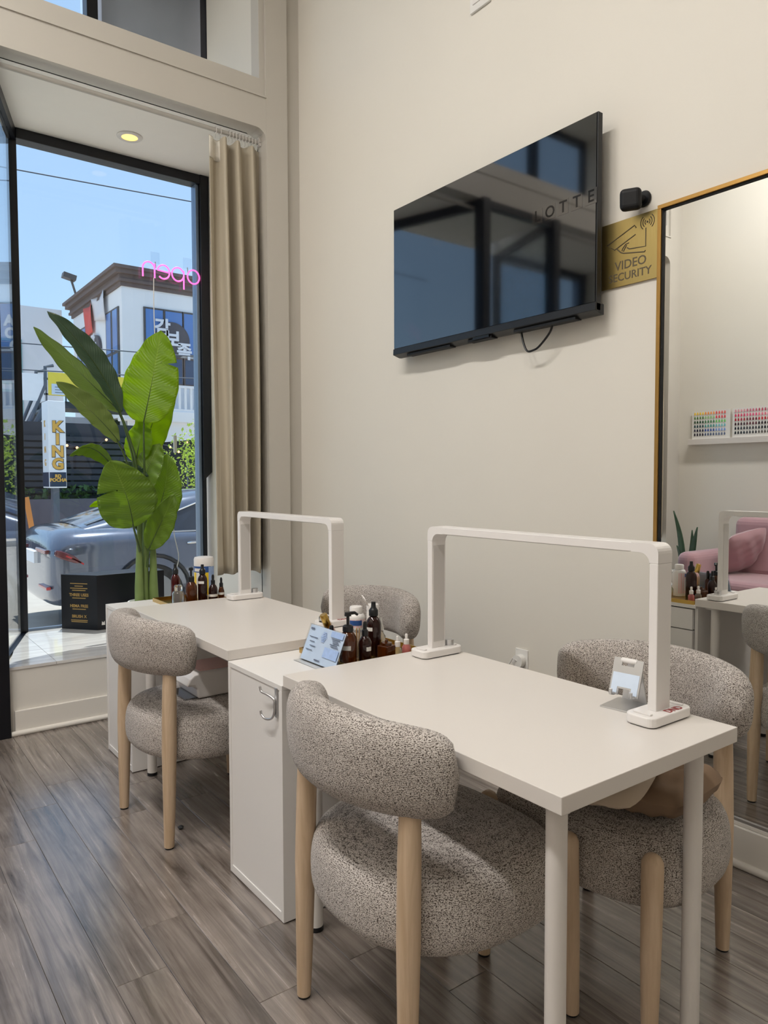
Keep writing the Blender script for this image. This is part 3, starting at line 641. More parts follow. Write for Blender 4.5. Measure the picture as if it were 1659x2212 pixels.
def cabinet(loc, label):
    o = thing('drawer_cabinet', label, 'cabinet', loc, group='white drawer cabinets')
    D, Wd = .58, .36
    b = MB().box(0, 0, .004, D-.02, .016, .684).box(0, Wd-.016, .004, D-.02, Wd, .684).box(0, 0, .684, D, Wd, .70).box(0, .016, .004, D-.02, Wd-.016, .030)
    b.build('body', 'white_side', o, bevel=.001)
    MB().box(.003, .016, .030, .009, Wd-.016, .684).build('back_panel', 'white_side', o)
    MB().box(.01, .01, 0, D-.03, Wd-.01, .004).build('plinth', 'dark_gap', o)
    MB().box(.02, .017, .036, D-.03, Wd-.017, .680).build('inner_box', 'dark_gap', o)
    hs = [.10, .10, .135, .14, .165]; z = .680
    for h in hs:
        z0 = z-h+.003
        q = [(.018, z0), (Wd-.018, z0), (Wd-.018, z-.030), (Wd-.045, z-.030), (Wd-.072, z-.016), (Wd-.090, z-.002), (.018, z-.002)]
        MB().prism(q, D-.022, D-.004, Matrix(((0,0,1,0),(1,0,0,0),(0,1,0,0),(0,0,0,1)))).build('drawer', 'white_side', o)
        z -= h
    return o
cabinet((X1, 1.8222, 0), 'white drawer cabinet standing between the two manicure tables')
cabinet((X1, 3.184, 0), 'white drawer cabinet between the window bay and a manicure table')

def make_chair():
    o = thing('upholstered_chair', 'x', 'chair', group='grey upholstered chairs')
    a, bb, cx = .288, .290, -.002
    rings = [(0,.292),(.55,.292),(.87,.294),(.96,.302),(.992,.322),(1.0,.36),(.99,.405),(.955,.436),(.87,.453),(.6,.463),(.3,.466),(0,.467)]
    n = 48; sgn = lambda v: (v > 0)-(v < 0)
    def se(t, k, e=2.35):
        e = 2.3 if math.cos(t) < 0 else 3.2
        c_, s_ = math.cos(t), math.sin(t); return (cx+(a if c_ < 0 else .247)*k*sgn(c_)*abs(c_)**(2/e), bb*k*sgn(s_)*abs(s_)**(2/e))
    b = MB(); vs = []; fs = []
    for k, z in rings:
        for i in range(n):
            x, y = se(2*math.pi*i/n, max(k, .002)); vs.append((x, y, z))
    for r in range(len(rings)-1):
        for i in range(n): fs.append((r*n+i, r*n+(i+1) % n, (r+1)*n+(i+1) % n, (r+1)*n+i))
    b.add(vs, fs).build('seat', 'boucle', o, smooth=80, sub=1)
    Rr, xc, hw = .345, .045, R(53)
    def back(u, v):
        uu_ = -1+2*u; e = (max(0, 1-abs(uu_)**13))**(1/2.8); ph = hw*uu_
        t = 2*math.pi*v; c_, s_ = math.cos(t), math.sin(t); ex = 2.8
        th = .050*e*sgn(c_)*abs(c_)**(2/ex); zz = (.097-.010*uu_*uu_)*e*sgn(s_)*abs(s_)**(2/ex)
        r_ = Rr+th+.10*(zz)*.5
        return (xc-r_*math.cos(ph), r_*math.sin(ph)*.985, .705-.012*uu_*uu_+zz)
    MB().grid(back, 49, 28, wv=True).build('backrest', 'boucle', o, smooth=80)
    for sy in (-1, 1):
        l = MB().tube([(-.248, sy*.206, .006), (-.245, sy*.206, .15), (-.242, sy*.205, .35), (-.238, sy*.203, .52), (-.235, sy*.202, .64)], [.0175, .0215, .0255, .0250, .0225], 20).build('leg', 'chair_wood', o, smooth=True)
        MB().cyl((-.248, sy*.206, 0), (-.248, sy*.206, .007), .0155).build('glide', 'black_plastic', l, smooth=True)
        l = MB().tube([(.238, sy*.235, .006), (.232, sy*.233, .2), (.225, sy*.231, .40), (.225, sy*.231, .430), (.225, sy*.231, .442), (.225, sy*.231, .449)], [.0175, .0225, .0250, .0245, .019, .009], 20).build('leg', 'chair_wood', o, smooth=50)
        MB().cyl((.238, sy*.235, 0), (.238, sy*.235, .007), .0155).build('glide', 'black_plastic', l, smooth=True)
    return o
proto = make_chair(); first = True
for (x, y, a, lb) in ((-1.232, 1.33, 0, 'grey fabric chair on the aisle side of the table by the mirror'),
                      (-1.252, 2.675, 4, 'grey fabric chair with a white nail lamp on its seat by the window bay'),
                      (-.742, 1.177, 187, 'grey fabric chair against the mirror wall with beige pillows on its seat'),
                      (-.70, 2.585, 191, 'empty grey fabric chair at the wall side of the table by the window')):
    c = proto if first else copy_tree(proto); first = False
    c.location = (x, y, 0); c.rotation_euler.z = R(a); c['label'] = lb

def pillow(w_, d_, h_, e=.55):
    b = MB()
    def top(sg):
        def f(u, v):
            x, y = -1+2*u, -1+2*v
            k = max(0, (1-abs(x)**2.6)*(1-abs(y)**2.6))**e
            pin = 1-.09*abs(y)**6; pin2 = 1-.09*abs(x)**6
            return (x*w_/2*pin, y*d_/2*pin2, sg*h_/2*k+.006*math.sin(9*x+4*y)*k+.004*math.sin(17*y-6*x)*k)
        return f
    b.grid(top(1), 22, 22); b.grid(top(-1), 22, 22); return b
o = thing('cushion', 'brown cushion under the beige pillow on a chair seat', 'cushion', (-.735, 1.055, .520), R(8))
ob = pillow(.30, .27, .105, .36).build('cover', 'pillow_brown', o, smooth=80); ob.rotation_euler = (R(-4), R(2), 0)
o = thing('pillow', 'crumpled beige pillow lying on a brown cushion on a chair seat', 'pillow', (-.845, 1.165, .600), R(20))
ob = pillow(.52, .36, .085, .42).build('cover', 'pillow_beige', o, smooth=80); ob.rotation_euler = (R(3), R(-5), 0)

# nail lamp on the chair by the window
o = thing('nail_lamp', 'white curing lamp for nails standing on a chair seat', 'lamp', (-1.365, 2.575, .469))
b = MB(); q = [(0, .05), (.012, .078), (.03, .092), (.05, .098), (.22, .098), (.24, .085), (.24, 0), (.045, 0), (.040, .035), (.03, .048)]
b.prism(q, -.20, 0, Matrix(((1,0,0,0),(0,0,-1,0),(0,1,0,0),(0,0,0,1)))).build('shell', 'white_plastic', o, bevel=.008, seg=3)
MB().box(.0, .02, -.004, .2, .18, .002).build('tray', 'dark_mirror', o); MB().box(.06, .02, .098, .2, .18, .101).build('top_panel', 'pink_plastic', o)

# U-shaped desk lamps
def desk_lamp(loc, L, label, near):
    o = thing('desk_lamp', label, 'lamp', loc, group='white arch desk lamps')
    hz = .408; wx, ty = .028, .011
    for y, sg in ((0, 1), (L, -1)):
        p = MB().box(-wx, y-ty, .024, wx, y+ty, hz-.045).build('post', 'white_plastic', o, bevel=.002)
        MB().box(-wx+.006, y+sg*ty, .045, wx-.006, y+sg*(ty+.0012), hz-.06).build('light_strip', 'grey_diffuser', p)
        q = [(-ty, hz-.045), (ty, hz-.045)]+[(ty+.026*(1-math.cos(R(a))), hz-.048+.026*math.sin(R(a))) for a in range(0, 91, 15)]+[(.060, hz-.022), (.060, hz), (.012, hz)]+[(-ty+.023*(1-math.sin(R(a))), hz-.023+.023*math.cos(R(a))) for a in range(0, 91, 15)]
        Mx = Matrix(((0,0,1,0),(sg,0,0,y),(0,1,0,0),(0,0,0,1)))
        MB().prism(q, -wx, wx, Mx).build('corner_joint', 'white_plastic', o, bevel=.001)
        st = MB()
        q = []
        for (cx_, cy_, a0) in ((.062, .018, 0), (-.062, .018, 90), (-.062, -.018, 180), (.062, -.018, 270)):
            q += [(cx_+.020*math.cos(R(a0+t)), cy_+.020*math.sin(R(a0+t))) for t in range(0, 91, 15)]
        bs = st.prism(q, .002, .025, T((0, y, 0))).build('base', 'white_plastic', o, bevel=.004, seg=3)
        for sx in (-1, 1): MB().box(sx*.062-.005, y-.022, .025, sx*.062+.005, y+.022, .029).build('clip', 'white_plastic', bs, bevel=.001)
        MB().prism([(x*.93, yy*.9) for x, yy in q], 0, .003, T((0, y, 0))).build('foot_pad', 'grille', bs)
        if sg == -1: MB().cyl((.050, y-.004, .025), (.050, y-.004, .043), .015, seg=24).build('dial', 'silver', bs, smooth=True)
        else: text('DND', .026, 'ink_red', bs, frame_m((.020, y-.0255, .0256), (1,0,0), (0,1,0)), ext=.0002, bold=.0006)
    br = MB().box(-wx, .058, hz-.022, wx, L-.058, hz).build('crossbar', 'white_plastic', o, bevel=.002)
    MB().box(-wx+.006, .07, hz-.0235, wx-.006, L-.07, hz-.022).build('light_strip', 'grey_diffuser', br)
    return o
desk_lamp((-.872, .952, .734), .783, 'white arch lamp across the manicure table nearest the mirror', 1)
desk_lamp((-.872, 2.315, .734), .785, 'white arch lamp across the manicure table by the window bay', 0)

# silver phone stand
o = thing('phone_stand', 'folding silver phone stand beside a foot of the arch lamp', 'phone stand', (-.845, 1.055, .734), R(8))
MB().prism([(-.052,-.045), (.04,-.045), (.045,-.04), (.045,.04), (.04,.045), (-.052,.045)], 0, .004).build('base_plate', 'silver', o, bevel=.0015)
MB().prism([(-.035, 0), (.035, 0), (.018, .10), (-.018, .10)], .036, .041, Matrix(((.12,0,1,0),(1,0,0,0),(0,1,0,0),(0,0,0,1)))).build('stem', 'silver', o, bevel=.001)
Mk = T((.012, 0, .113)) @ rot(20, 'Y')
cr = MB().prism([(-.038,-.090), (-.014,-.090), (-.014,-.074), (.014,-.074), (.014,-.090), (.038,-.090), (.038,.0), (.016,.0), (.016,-.018), (-.016,-.018), (-.016,0), (-.038,0)], 0, .004, Mk @ Matrix(((0,0,-1,0),(1,0,0,0),(0,1,0,0),(0,0,0,1)))).build('cradle', 'silver', o)
MB().prism([(-.034,-.086), (-.018,-.086), (-.018,-.070), (.018,-.070), (.018,-.086), (.034,-.086), (.034,-.036), (-.034,-.036)], .004, .0048, Mk @ Matrix(((0,0,-1,0),(1,0,0,0),(0,1,0,0),(0,0,0,1)))).build('rubber_pad', 'paper_blue', cr)
MB().cyl((.012, -.02, .108), (.012, .02, .108), .007).build('hinge', 'white_plastic', o, smooth=True)
for sy in (-1, 1): MB().tube([Mk @ Vector(v) for v in ((0, sy*.026, -.088), (-.016, sy*.026, -.09), (-.020, sy*.026, -.08))], .0045, 8).build('prong', 'silver', cr, smooth=True)

# hook on the cabinet
o = thing('wall_hook', 'silver double hook stuck to the white cabinet between the tables', 'hook', (X1, 1.853, .602))
MB().box(-.0035, -.006, 0, 0, .006, .086).build('strip', 'silver', o, bevel=.0008)
MB().tube(sm([(-.006, .002, .03), (-.007, .004, .052), (-.014, .030, .062), (-.020, .055, .066), (-.022, .062, .080)]), .0036, 10).build('upper_arm', 'silver', o, smooth=True)
MB().tube(sm([(-.006, .002, .045), (-.007, .002, .015), (-.012, .010, -.004), (-.018, .035, -.010), (-.022, .052, -.002), (-.023, .056, .010)]), .0036, 10).build('lower_arm', 'silver', o, smooth=True)

# acrylic sign with a printed sheet
o = thing('acrylic_sign', 'clear acrylic stand with a pale blue certificate on the cabinet', 'sign', (-1.184, 1.955, .70), 0)
A = math.atan2(.047, .112); Ms = T((0, 0, .003)) @ Matrix.Rotation(A, 4, 'Y')
MB().box(-.0015, -.107, 0, .0015, .107, .122, Ms).build('front_pane', 'acrylic', o)
MB().box(.0016, -.102, .004, .0030, .102, .119, Ms).build('sheet', 'paper_blue', o)
MB().box(.0032, -.107, 0, .0055, .107, .122, Ms).build('back_pane', 'acrylic', o)
MB().box(-.02, -.107, 0, .055, .107, .003).build('foot', 'acrylic', o); MB().box(.050, -.107, .003, .053, .107, .10, T((0,0,0))).build('rear_strut', 'acrylic', o)
sh = [c for c in o.children if c.name.startswith('sheet')][0]
def pr(y0, z0, y1, z1, m_='ink_dark'): MB().box(-.0019, y0, z0, -.0016, y1, z1, Ms).build('print_line', m_, sh)
pr(-.098, .098, -.030, .116, 'ink_blue'); pr(-.098, .030, -.018, .062, 'ink_blue')
for k in range(5): pr(-.088+.008*(k % 2), .092-k*.006, -.040-.006*(k % 3), .0945-k*.006)
for k in range(4): pr(.035+.012*(k % 2), .080-k*.014, .085-.008*(k % 3), .0825-k*.014)
pr(.070, .104, .092, .110); pr(-.012, .012, .02, .016)
for k in range(7): pr(-.012+abs(k-3)*.003, .074+k*.005, .022-abs(k-3)*.003, .077+k*.005, 'ink_blue')

# ------------------------------------------------------------------ bottles
def patch(r, z0, z1, ac, aw, th=.0004):
    b = MB(); n = 10
    b.grid(lambda u, v: ((r+th)*math.cos(R(ac-aw/2+aw*u)), (r+th)*math.sin(R(ac-aw/2+aw*u)), z0+(z1-z0)*v), n, 2); return b
def bottle(name, label, loc, prof, m_, cap, cap_m='black_plastic', group=None, lab=None, cat='bottle', extra=None):
    o = thing(name, label, cat, loc, group=group)
    bo = MB().lathe(prof, 28).build('body', m_, o, smooth=50)
    if cap: MB().lathe(cap, 24).build('cap', cap_m, o, smooth=40)
    if lab:
        for (r, z0, z1, ac, aw, lm) in lab: patch(r, z0, z1, ac, aw).build('label', lm, bo)
    if extra: extra(o)
    return o
def round_body(r, h, neck, nh):  return [(0, .001), (r*.92, 0), (r, .004), (r, h), (r*.94, h+.008), (r*.75, h+.017), (neck+.002, h+.024), (neck, h+.026), (neck, h+.026+nh)]
def spray_cap(z, r=.012):  return [(r*1.15, z), (r*1.15, z+.018), (r*.95, z+.022), (r*.62, z+.028), (r*.55, z+.046), (0, z+.047)]
def dropper_cap(z, r=.010): return [(r, z), (r, z+.017), (r*.62, z+.020), (r*.60, z+.024), (r*.66, z+.034), (r*.5, z+.043), (0, z+.046)]
def pump(z, r, ang):
    def f(o):
        MB().cyl((0, 0, z), (0, 0, z+.030), .005, seg=12).lathe([(.011, z+.028), (.010, z+.040), (0, z+.041)], 16).tube([(0, 0, z+.036), (.022*math.cos(R(ang)), .022*math.sin(R(ang)), z+.037), (.032*math.cos(R(ang)), .032*math.sin(R(ang)), z+.030)], [.006, .005, .004], 8).build('pump_head', 'black_plastic', o, smooth=True)
    return f
GA, GB = 'toiletries on the cabinet between the tables', 'toiletries on the cabinet by the window'
ZT = .7035
def tray(loc, w_, d_, label):
    o = thing('gold_tray', label, 'tray', loc)
    MB().box(0, 0, 0, w_, d_, .0025).build('base', 'gold', o)
    MB().box(0, 0, .0025, w_, .003, .018).box(0, d_-.003, .0025, w_, d_, .018).box(0, .003, .0025, .003, d_-.003, .018).box(w_-.003, .003, .0025, w_, d_-.003, .018).build('rim', 'gold', o)
tray((-1.135, 1.838, .70), .325, .305, 'gold tray on the cabinet between the two tables')
tray((-1.175, 3.195, .70), .295, .285, 'gold tray on the cabinet by the window bay')
lb = 'label_white'
bottle('pump_bottle', 'amber pump bottle with black head behind the acrylic sign', (-1.103, 1.893, ZT), round_body(.0275, .083, .013, .004), 'amber', [(.017, .108), (.017, .124), (.012, .128), (0, .129)], group=GA, lab=[(.0275, .052, .066, -140, 70, lb)], extra=pump(.128, .01, -20))
bottle('dropper_bottle', 'dark amber dropper bottle on the tray next to a lotion bottle', (-1.046, 1.881, ZT), round_body(.0215, .062, .009, .003), 'amber_dark', dropper_cap(.089), group=GA, lab=[(.0215, .042, .055, -88, 50, lb)])
bottle('spray_bottle', 'tall brown spray bottle on the tray between the tables', (-.966, 1.945, ZT), round_body(.0255, .107, .011, .003), 'amber_dark', spray_cap(.134, .0135), group=GA, lab=[(.0255, .086, .098, -165, 62, lb)])
bottle('lotion_bottle', 'white and pink lotion bottle with blue label and screw cap', (-.985, 2.02, ZT), [(0, .001), (.029, 0), (.031, .004), (.031, .120), (.027, .130), (.019, .134)], 'white_plastic', [(.0215, .134), (.0215, .154), (.019, .157), (0, .157)], 'white_plastic', group=GA,
       lab=[(.031, .015, .116, -126, 200, 'label_pink'), (.0314, .096, .113, -126, 80, 'label_blue'), (.0314, .03, .088, -126, 84, lb)],
       extra=lambda o: text('Caldenu', .016, 'ink_dark', o, frame_m((.0325*math.cos(R(-126)), .0325*math.sin(R(-126)), .079), (-math.sin(R(-126)), math.cos(R(-126)), 0), (0,0,1)), ext=.0003))
def flip(o):
    MB().cyl((0,0,0), (0,0,.003), .021, seg=24, M=T((-.028, .012, .157)) @ rot(60, 'Y') @ rot(20, 'X')).build('open_lid', 'white_plastic', o, smooth=True)
bottle('flip_top_bottle', 'white bottle with its round lid flipped open', (-.868, 2.085, ZT), [(0, .001), (.021, 0), (.022, .004), (.022, .115), (.020, .122)], 'white_plastic', [(.0222, .122), (.0222, .140), (.02, .143), (0, .143)], 'white_plastic', group=GA, lab=[(.022, .03, .09, 30, 110, 'label_blue')], extra=flip)
bottle('cream_jar', 'white cream jar with a clear glass lid behind the acrylic sign', (-1.062, 2.10, .70), [(0, .001), (.024, 0), (.027, .004), (.027, .098), (.025, .104), (0, .104)], 'white_plastic', [(.0175, .104), (.0175, .121), (.016, .123), (0, .123)], 'clear_glass', group=GA, cat='jar')
o = thing('polish_bottle', 'pink bottle with tilted gold cap leaning behind the pump bottle', 'bottle', (-1.085, 2.0, ZT+.01), group=GA)
Mt = T((0, 0, .03)) @ rot(-24, 'Y') @ rot(10, 'X')
MB().lathe([(0, 0), (.015, .002), (.017, .01), (.017, .075), (.010, .088)], 24, T((0, 0, .012)) @ rot(-14, 'Y')).build('body', 'pink_plastic', o, smooth=50)
MB().lathe([(.010, 0), (.0125, .003), (.0125, .045), (.011, .047), (0, .047)], 24, T((-.024, 0, .095)) @ rot(-24, 'Y')).build('cap', 'gold', o, smooth=40)
bottle('dropper_bottle', 'small amber bottle with rounded black cap behind the acrylic sign', (-1.128, 1.95, ZT), [(0, .001), (.012, 0), (.013, .003), (.013, .07), (.008, .08)], 'amber', [(.007, .08), (.007, .115), (.005, .120), (0, .121)], group=GA)
o = thing('stick_cup', 'clear cup holding wooden sticks beside the pump bottle', 'cup', (-1.03, 1.945, ZT), group=GA)
MB().lathe([(0, .001), (.012, 0), (.014, .06), (.0132, .06), (.0112, .003), (0, .003)], 20).build('cup', 'clear_glass', o, smooth=50)
for k in range(5): MB().cyl((.002*k-.004, .003*(k % 2), .004), (.004*k-.008, .004*(k % 3)-.003, .098+.003*(k % 2)), .0014, seg=6).build('stick', 'wood_stick', o)
bottle('glass_bottle', 'clear glass bottle with faceted stopper near the spray bottle', (-.888, 2.01, ZT), [(0, .001), (.015, 0), (.016, .003), (.016, .045), (.009, .056), (.008, .062)], 'clear_glass', [(.010, .062), (.011, .070), (.008, .085), (.003, .11), (0, .112)], 'clear_glass', group=GA)
o = thing('amber_dish', 'square amber glass jar in front of the clear stopper bottle', 'jar', (-.957, 1.886, ZT), R(12), GA)
MB().prism([(-.022,-.022), (.022,-.022), (.022,.022), (-.022,.022)], 0, .045).build('body', 'amber', o, bevel=.004, seg=3); MB().lathe([(.018, .045), (.018, .053), (.006, .055), (.005, .062), (0, .063)], 20).build('lid', 'amber', o, smooth=40)
for (xx, yy, mm, lbx) in ((-.917, 1.878, 'clear_glass', 'tiny clear dropper bottle with white cap'), (-.872, 1.888, 'pink_liquid', 'tiny dropper bottle with pink liquid and white cap')):
    bottle('dropper_bottle', lbx, (xx, yy, ZT), [(0, .001), (.0135, 0), (.0145, .003), (.0145, .028), (.008, .036), (.007, .038)], mm, [(.0095, .036), (.0095, .052), (.0048, .054), (.0052, .066), (.004, .070), (0, .071)], 'white_plastic', group=GA)

A2 = -111
bottle('spray_bottle', 'red brown spray bottle behind the clear glass jar', (-1.102, 3.37, ZT), round_body(.0215, .110, .010, .003), 'amber_red', spray_cap(.137, .0125), group=GB)
bottle('pump_bottle', 'amber pump bottle on the tray by the window', (-1.068, 3.26, ZT), round_body(.0265, .083, .013, .004), 'amber', [(.0145, .108), (.0145, .130), (.011, .134), (0, .135)], group=GB, extra=pump(.134, .01, 60))
bottle('spray_bottle', 'tall dark brown spray bottle with white label by the window', (-1.012, 3.26, ZT), round_body(.0220, .113, .010, .003), 'amber_dark', spray_cap(.139, .0125), group=GB, lab=[(.0220, .096, .108, -135, 80, lb)])
bottle('dropper_bottle', 'dark dropper bottle with white label by the window', (-.962, 3.255, ZT), round_body(.0215, .062, .009, .003), 'amber_dark', dropper_cap(.089), group=GB, lab=[(.0215, .030, .042, A2, 150, lb)])
bottle('dropper_bottle', 'small amber dropper bottle at the end of the tray by the window', (-.917, 3.262, ZT), round_body(.0150, .045, .008, .003), 'amber', dropper_cap(.071, .009), group=GB, lab=[(.0150, .034, .045, A2, 140, lb)])
bottle('glass_jar', 'clear round glass jar with domed lid by the window', (-1.140, 3.235, ZT), [(0, .001), (.026, 0), (.028, .004), (.028, .066), (.022, .073), (.018, .076), (.0165, .076), (.025, .062), (.025, .006), (0, .006)], 'clear_glass', [(.0185, .076), (.0195, .082), (.0195, .096), (.015, .102), (0, .104)], 'clear_glass', group=GB, cat='jar')
bottle('wipes_tub', 'white wipes tub with blue and yellow label by the window', (-.937, 3.420, ZT), [(0, .001), (.046, 0), (.048, .004), (.048, .163)], 'white_plastic', [(.0485, .163), (.0485, .192), (.045, .202), (.03, .205), (0, .205)], 'white_plastic', group=GB, cat='tub',
       lab=[(.048, .02, .155, A2-20, 120, lb), (.0484, .02, .130, A2-62, 22, 'label_yellow'), (.0484, .02, .130, A2+14, 22, 'label_yellow'), (.0484, .130, .160, A2-20, 120, 'label_blue'), (.0484, .02, .158, A2+52, 54, 'ink_blue'), (.0488, .135, .150, A2-30, 70, lb)])

# ================================================================== ON THE TV WALL
o = thing('television', 'large black flat television mounted high on the beige wall', 'television', (-.09, 1.7327, 1.9193))
W_, H_ = 1.2414, .7276
MB().box(.004, 0, 0, .030, W_, H_).build('case', 'tv_case', o, bevel=.002)
MB().box(.030, .12, .05, .062, W_-.12, .42).build('rear_bulge', 'tv_case', o, bevel=.01)
sc_ = MB().box(0, .005, .032, .004, W_-.005, H_-.004).build('screen', 'tv_screen', o)
MB().prism([(-.004, .0), (.035, -.012), (.05, -.012), (.05, .028), (-.002, .030)], 0, W_, Matrix(((1,0,0,0),(0,0,1,0),(0,1,0,0),(0,0,0,1)))).build('bottom_bezel', 'tv_case', o, bevel=.002)
for y0, y1 in ((.10, .42), (.55, .70), (.82, 1.14)): MB().box(.006, y0, -.016, .044, y1, -.006).build('vent_grille', 'black_matte', o)
MB().box(-.001, .56, .0, .012, .66, -.012).build('sensor', 'black_plastic', o)
MB().box(.062, .45, .12, .09, .8, .5).build('wall_bracket', 'black_matte', o)
MB().tube(sm([(.03, .402, .02), (.03, .400, -.01), (.03, .385, -.065), (.03, .365, -.098), (.03, .335, -.100), (.03, .300, -.088), (.03, .245, -.040), (.03, .230, 0), (.03, .228, .02)]), .0045, 8).build('cable', 'black_plastic', o, smooth=True)
for k, ch in enumerate('LOTTE'):
    yy = .289-.0655*k
    MB().box(-.0006, yy-.026, .395-.0, 0, yy+.026, .452).build('letter_tile', 'tv_tile', sc_, bevel=.0002)
    text(ch, .062, 'tv_letter', sc_, frame_m((-.0009, yy, .4235), (0,-1,0), (0,0,1)), ext=.0002, bold=.0008)

o = thing('security_camera', 'small black security camera above the brass sign', 'camera', (0, 1.592, 2.302))
MB().add(*(lambda m_: (m_.v, m_.f))(MB().lathe([(0, 0), (.028, 0), (.030, .006), (.026, .012), (0, .013)], 24)), Matrix(((0,0,-1,0),(1,0,0,0),(0,1,0,0),(0,0,0,1)))).build('wall_mount', 'black_plastic', o, smooth=True)
MB().tube([(-.01, 0, 0), (-.035, .008, -.004), (-.045, .012, -.006)], .014, 12).build('ball_joint', 'black_matte', o, smooth=True)
Mc = T((-.066, .012, -.012)) @ Matrix.Rotation(R(28), 4, 'Z') @ Matrix.Rotation(R(-6), 4, 'Y')
bd_ = MB().box(-.024, -.037, -.037, .024, .037, .037, Mc).build('housing', 'black_matte', o, bevel=.016, seg=4)
MB().add(*(lambda m_: (m_.v, m_.f))(MB().cyl((-.0235, .012, .006), (-.021, .012, .006), .010, seg=20)), Mc).build('lens', 'black_plastic', o, smooth=True)

o = thing('video_security_sign', 'square brass plate reading VIDEO SECURITY with a camera symbol', 'sign', (-.006, 1.527, 2.008))
MB().box(-.003, 0, 0, .003, .242, .242).build('plate', 'brushed_gold', o, bevel=.0008)
def FR(a, z): return frame_m((-.0034, .242-a, z), (0,-1,0), (0,0,1))       # a runs from the left edge
mat('engraved', s(92,82,64), .6)
text('VIDEO', .046, 'engraved', o, FR(.127, .075), ext=.0004, bold=.0004); text('SECURITY', .041, 'engraved', o, FR(.124, .033), ext=.0004, bold=.0004)
def line(pts, r=.0022, nm='symbol_line'): MB().tube([(-.0032, .242-a, z) for a, z in pts], r, 6).build(nm, 'engraved', o)
line([(.150, .198), (.143, .209), (.025, .164), (.058, .140), (.1475, .175)]); line([(.066, .143), (.086, .124), (.097, .119), (.186, .103), (.189, .108)])
line([(.120, .152), (.106, .150), (.094, .138), (.090, .130), (.097, .126), (.103, .136), (.110, .146)]); line([(.112, .136), (.122, .129), (.140, .127), (.190, .122), (.190, .187)])
for rad in (.010, .019, .028):
    for a0 in (-50, 130): line([(.196+rad*math.cos(R(a0+t)), .207+rad*math.sin(R(a0+t))) for t in range(0, 101, 20)], .0018, 'signal_wave')
MB().cyl((-.0036, .046, .207), (-.003, .046, .207), .004, seg=12).build('signal_dot', 'engraved', o)

o = thing('wall_mirror', 'tall wall mirror in a thin gold frame above the baseboard', 'mirror', (0, .22, .151))
MW, MH = 1.305, 2.104
MB().box(-.006, .008, .008, 0, MW-.008, MH-.008).build('glass', 'mirror_glass', o)
b = MB().box(-.022, 0, MH-.014, 0, MW, MH).box(-.022, MW-.014, .0, 0, MW, MH-.014).box(-.022, 0, 0, 0, .014, MH-.014)
b.build('frame', 'brass_frame', o, bevel=.001); MB().box(-.012, .014, 0, 0, MW-.014, .008).build('bottom_rail', 'silver', o)
MB().box(-.0145, MW-.018, .01, -.006, MW-.014, MH-.014).box(-.0145, .014, MH-.018, -.006, MW-.014, MH-.014).build('inner_lip', 'black_matte', o)

o = thing('wall_outlet', 'white wall outlet with a round plug low on the beige wall', 'outlet', (0, 2.17, .43))
MB().box(-.006, -.036, 0, 0, .036, .115).build('cover_plate', 'plug_white', o, bevel=.002)
MB().cyl((-.006, 0, .065), (-.034, 0, .065), .028, seg=24).build('plug', 'plug_white', o, smooth=True); MB().tube([(-.03, 0, .065), (-.05, .01, .08), (-.05, .05, .02), (-.03, .06, -.2), (-.02, .05, -.4)], .003, 6).build('cable', 'cord_white', o, smooth=True)
o = thing('wall_plate', 'white square plate high on the beige wall', 'wall plate', (0, 2.375, 3.40))
MB().box(-.012, 0, 0, 0, .126, .126).build('plate', 'plug_white', o, bevel=.003); MB().box(-.016, .02, .03, -.012, .106, .10).build('insert', 'white_plastic', o, bevel=.002)
o = thing('dirt_flake', 'tiny crumpled dark scrap lying on the floor boards', 'scrap', (-1.40, 2.565, 0))
MB().lathe([(.002, 0), (.010, .002), (.012, .007), (.006, .012), (0, .015)], 5).build('scrap', 'grille', o)

# ================================================================== WINDOW BAY THINGS
o = thing('curtain', 'beige curtain bunched at the wall end of the window bay', 'curtain', (-.247, 4.108, 3.30))
def curt(f, o):
    def cf(u, v):
        z = -2.585*(1-v)
        sp = .335-.02*(1-v); x = -sp*u+.0
        am = (.040+.016*(1-v))*(1 if u < .74 else max(.25, (1-u)/.26))
        ph_ = u*7.6*math.pi+.7*math.sin(2.1*v+4*u)
        y = am*(math.sin(ph_)+.28*math.sin(2*ph_+1.1))+.012*math.sin(3.1*math.pi*u*2+1.3*v*3)
        x += .013*math.sin(2*ph_+1.2)*(.5+.5*(1-v))+.028*math.sin(v*2.4+.2)*u*(1-v)
        if u > .8: x -= .05*(u-.8)*(math.sin(v*3.0))
        return (f*x, y, z+.004*math.sin(u*30))
    MB().grid(cf, 110, 44).build('cloth', 'linen', o, smooth=80, solid=.003)
    MB().grid(lambda u, v: (lambda p: (p[0], p[1]-.004, p[2]))(cf(.80+.2*u, .952+.046*v)), 12, 4).build('header_tape', 'linen_tape', o, smooth=80, solid=.002)
    for k in range(12):
        x = -.018-.021*k if k < 10 else (-.262-.03*(k-10))
        MB().tube([(f*x+.002*math.sin(a), .019*math.cos(R(a))-.0, .046+.019*math.sin(R(a))) for a in range(0, 360, 30)], .0022, 6, closed=True).build('ring', 'white_plastic', o, smooth=True)
        MB().tube([(f*x, 0, .028), (f*x, 0, .006), (f*x, .005, .0)], .0012, 5).build('hook', 'chrome', o)
curt(1, o)
o = thing('curtain', 'beige curtain on the sofa side of the shop front', 'curtain', (mx_(-.247), 4.108, 3.30)); curt(-1, o)
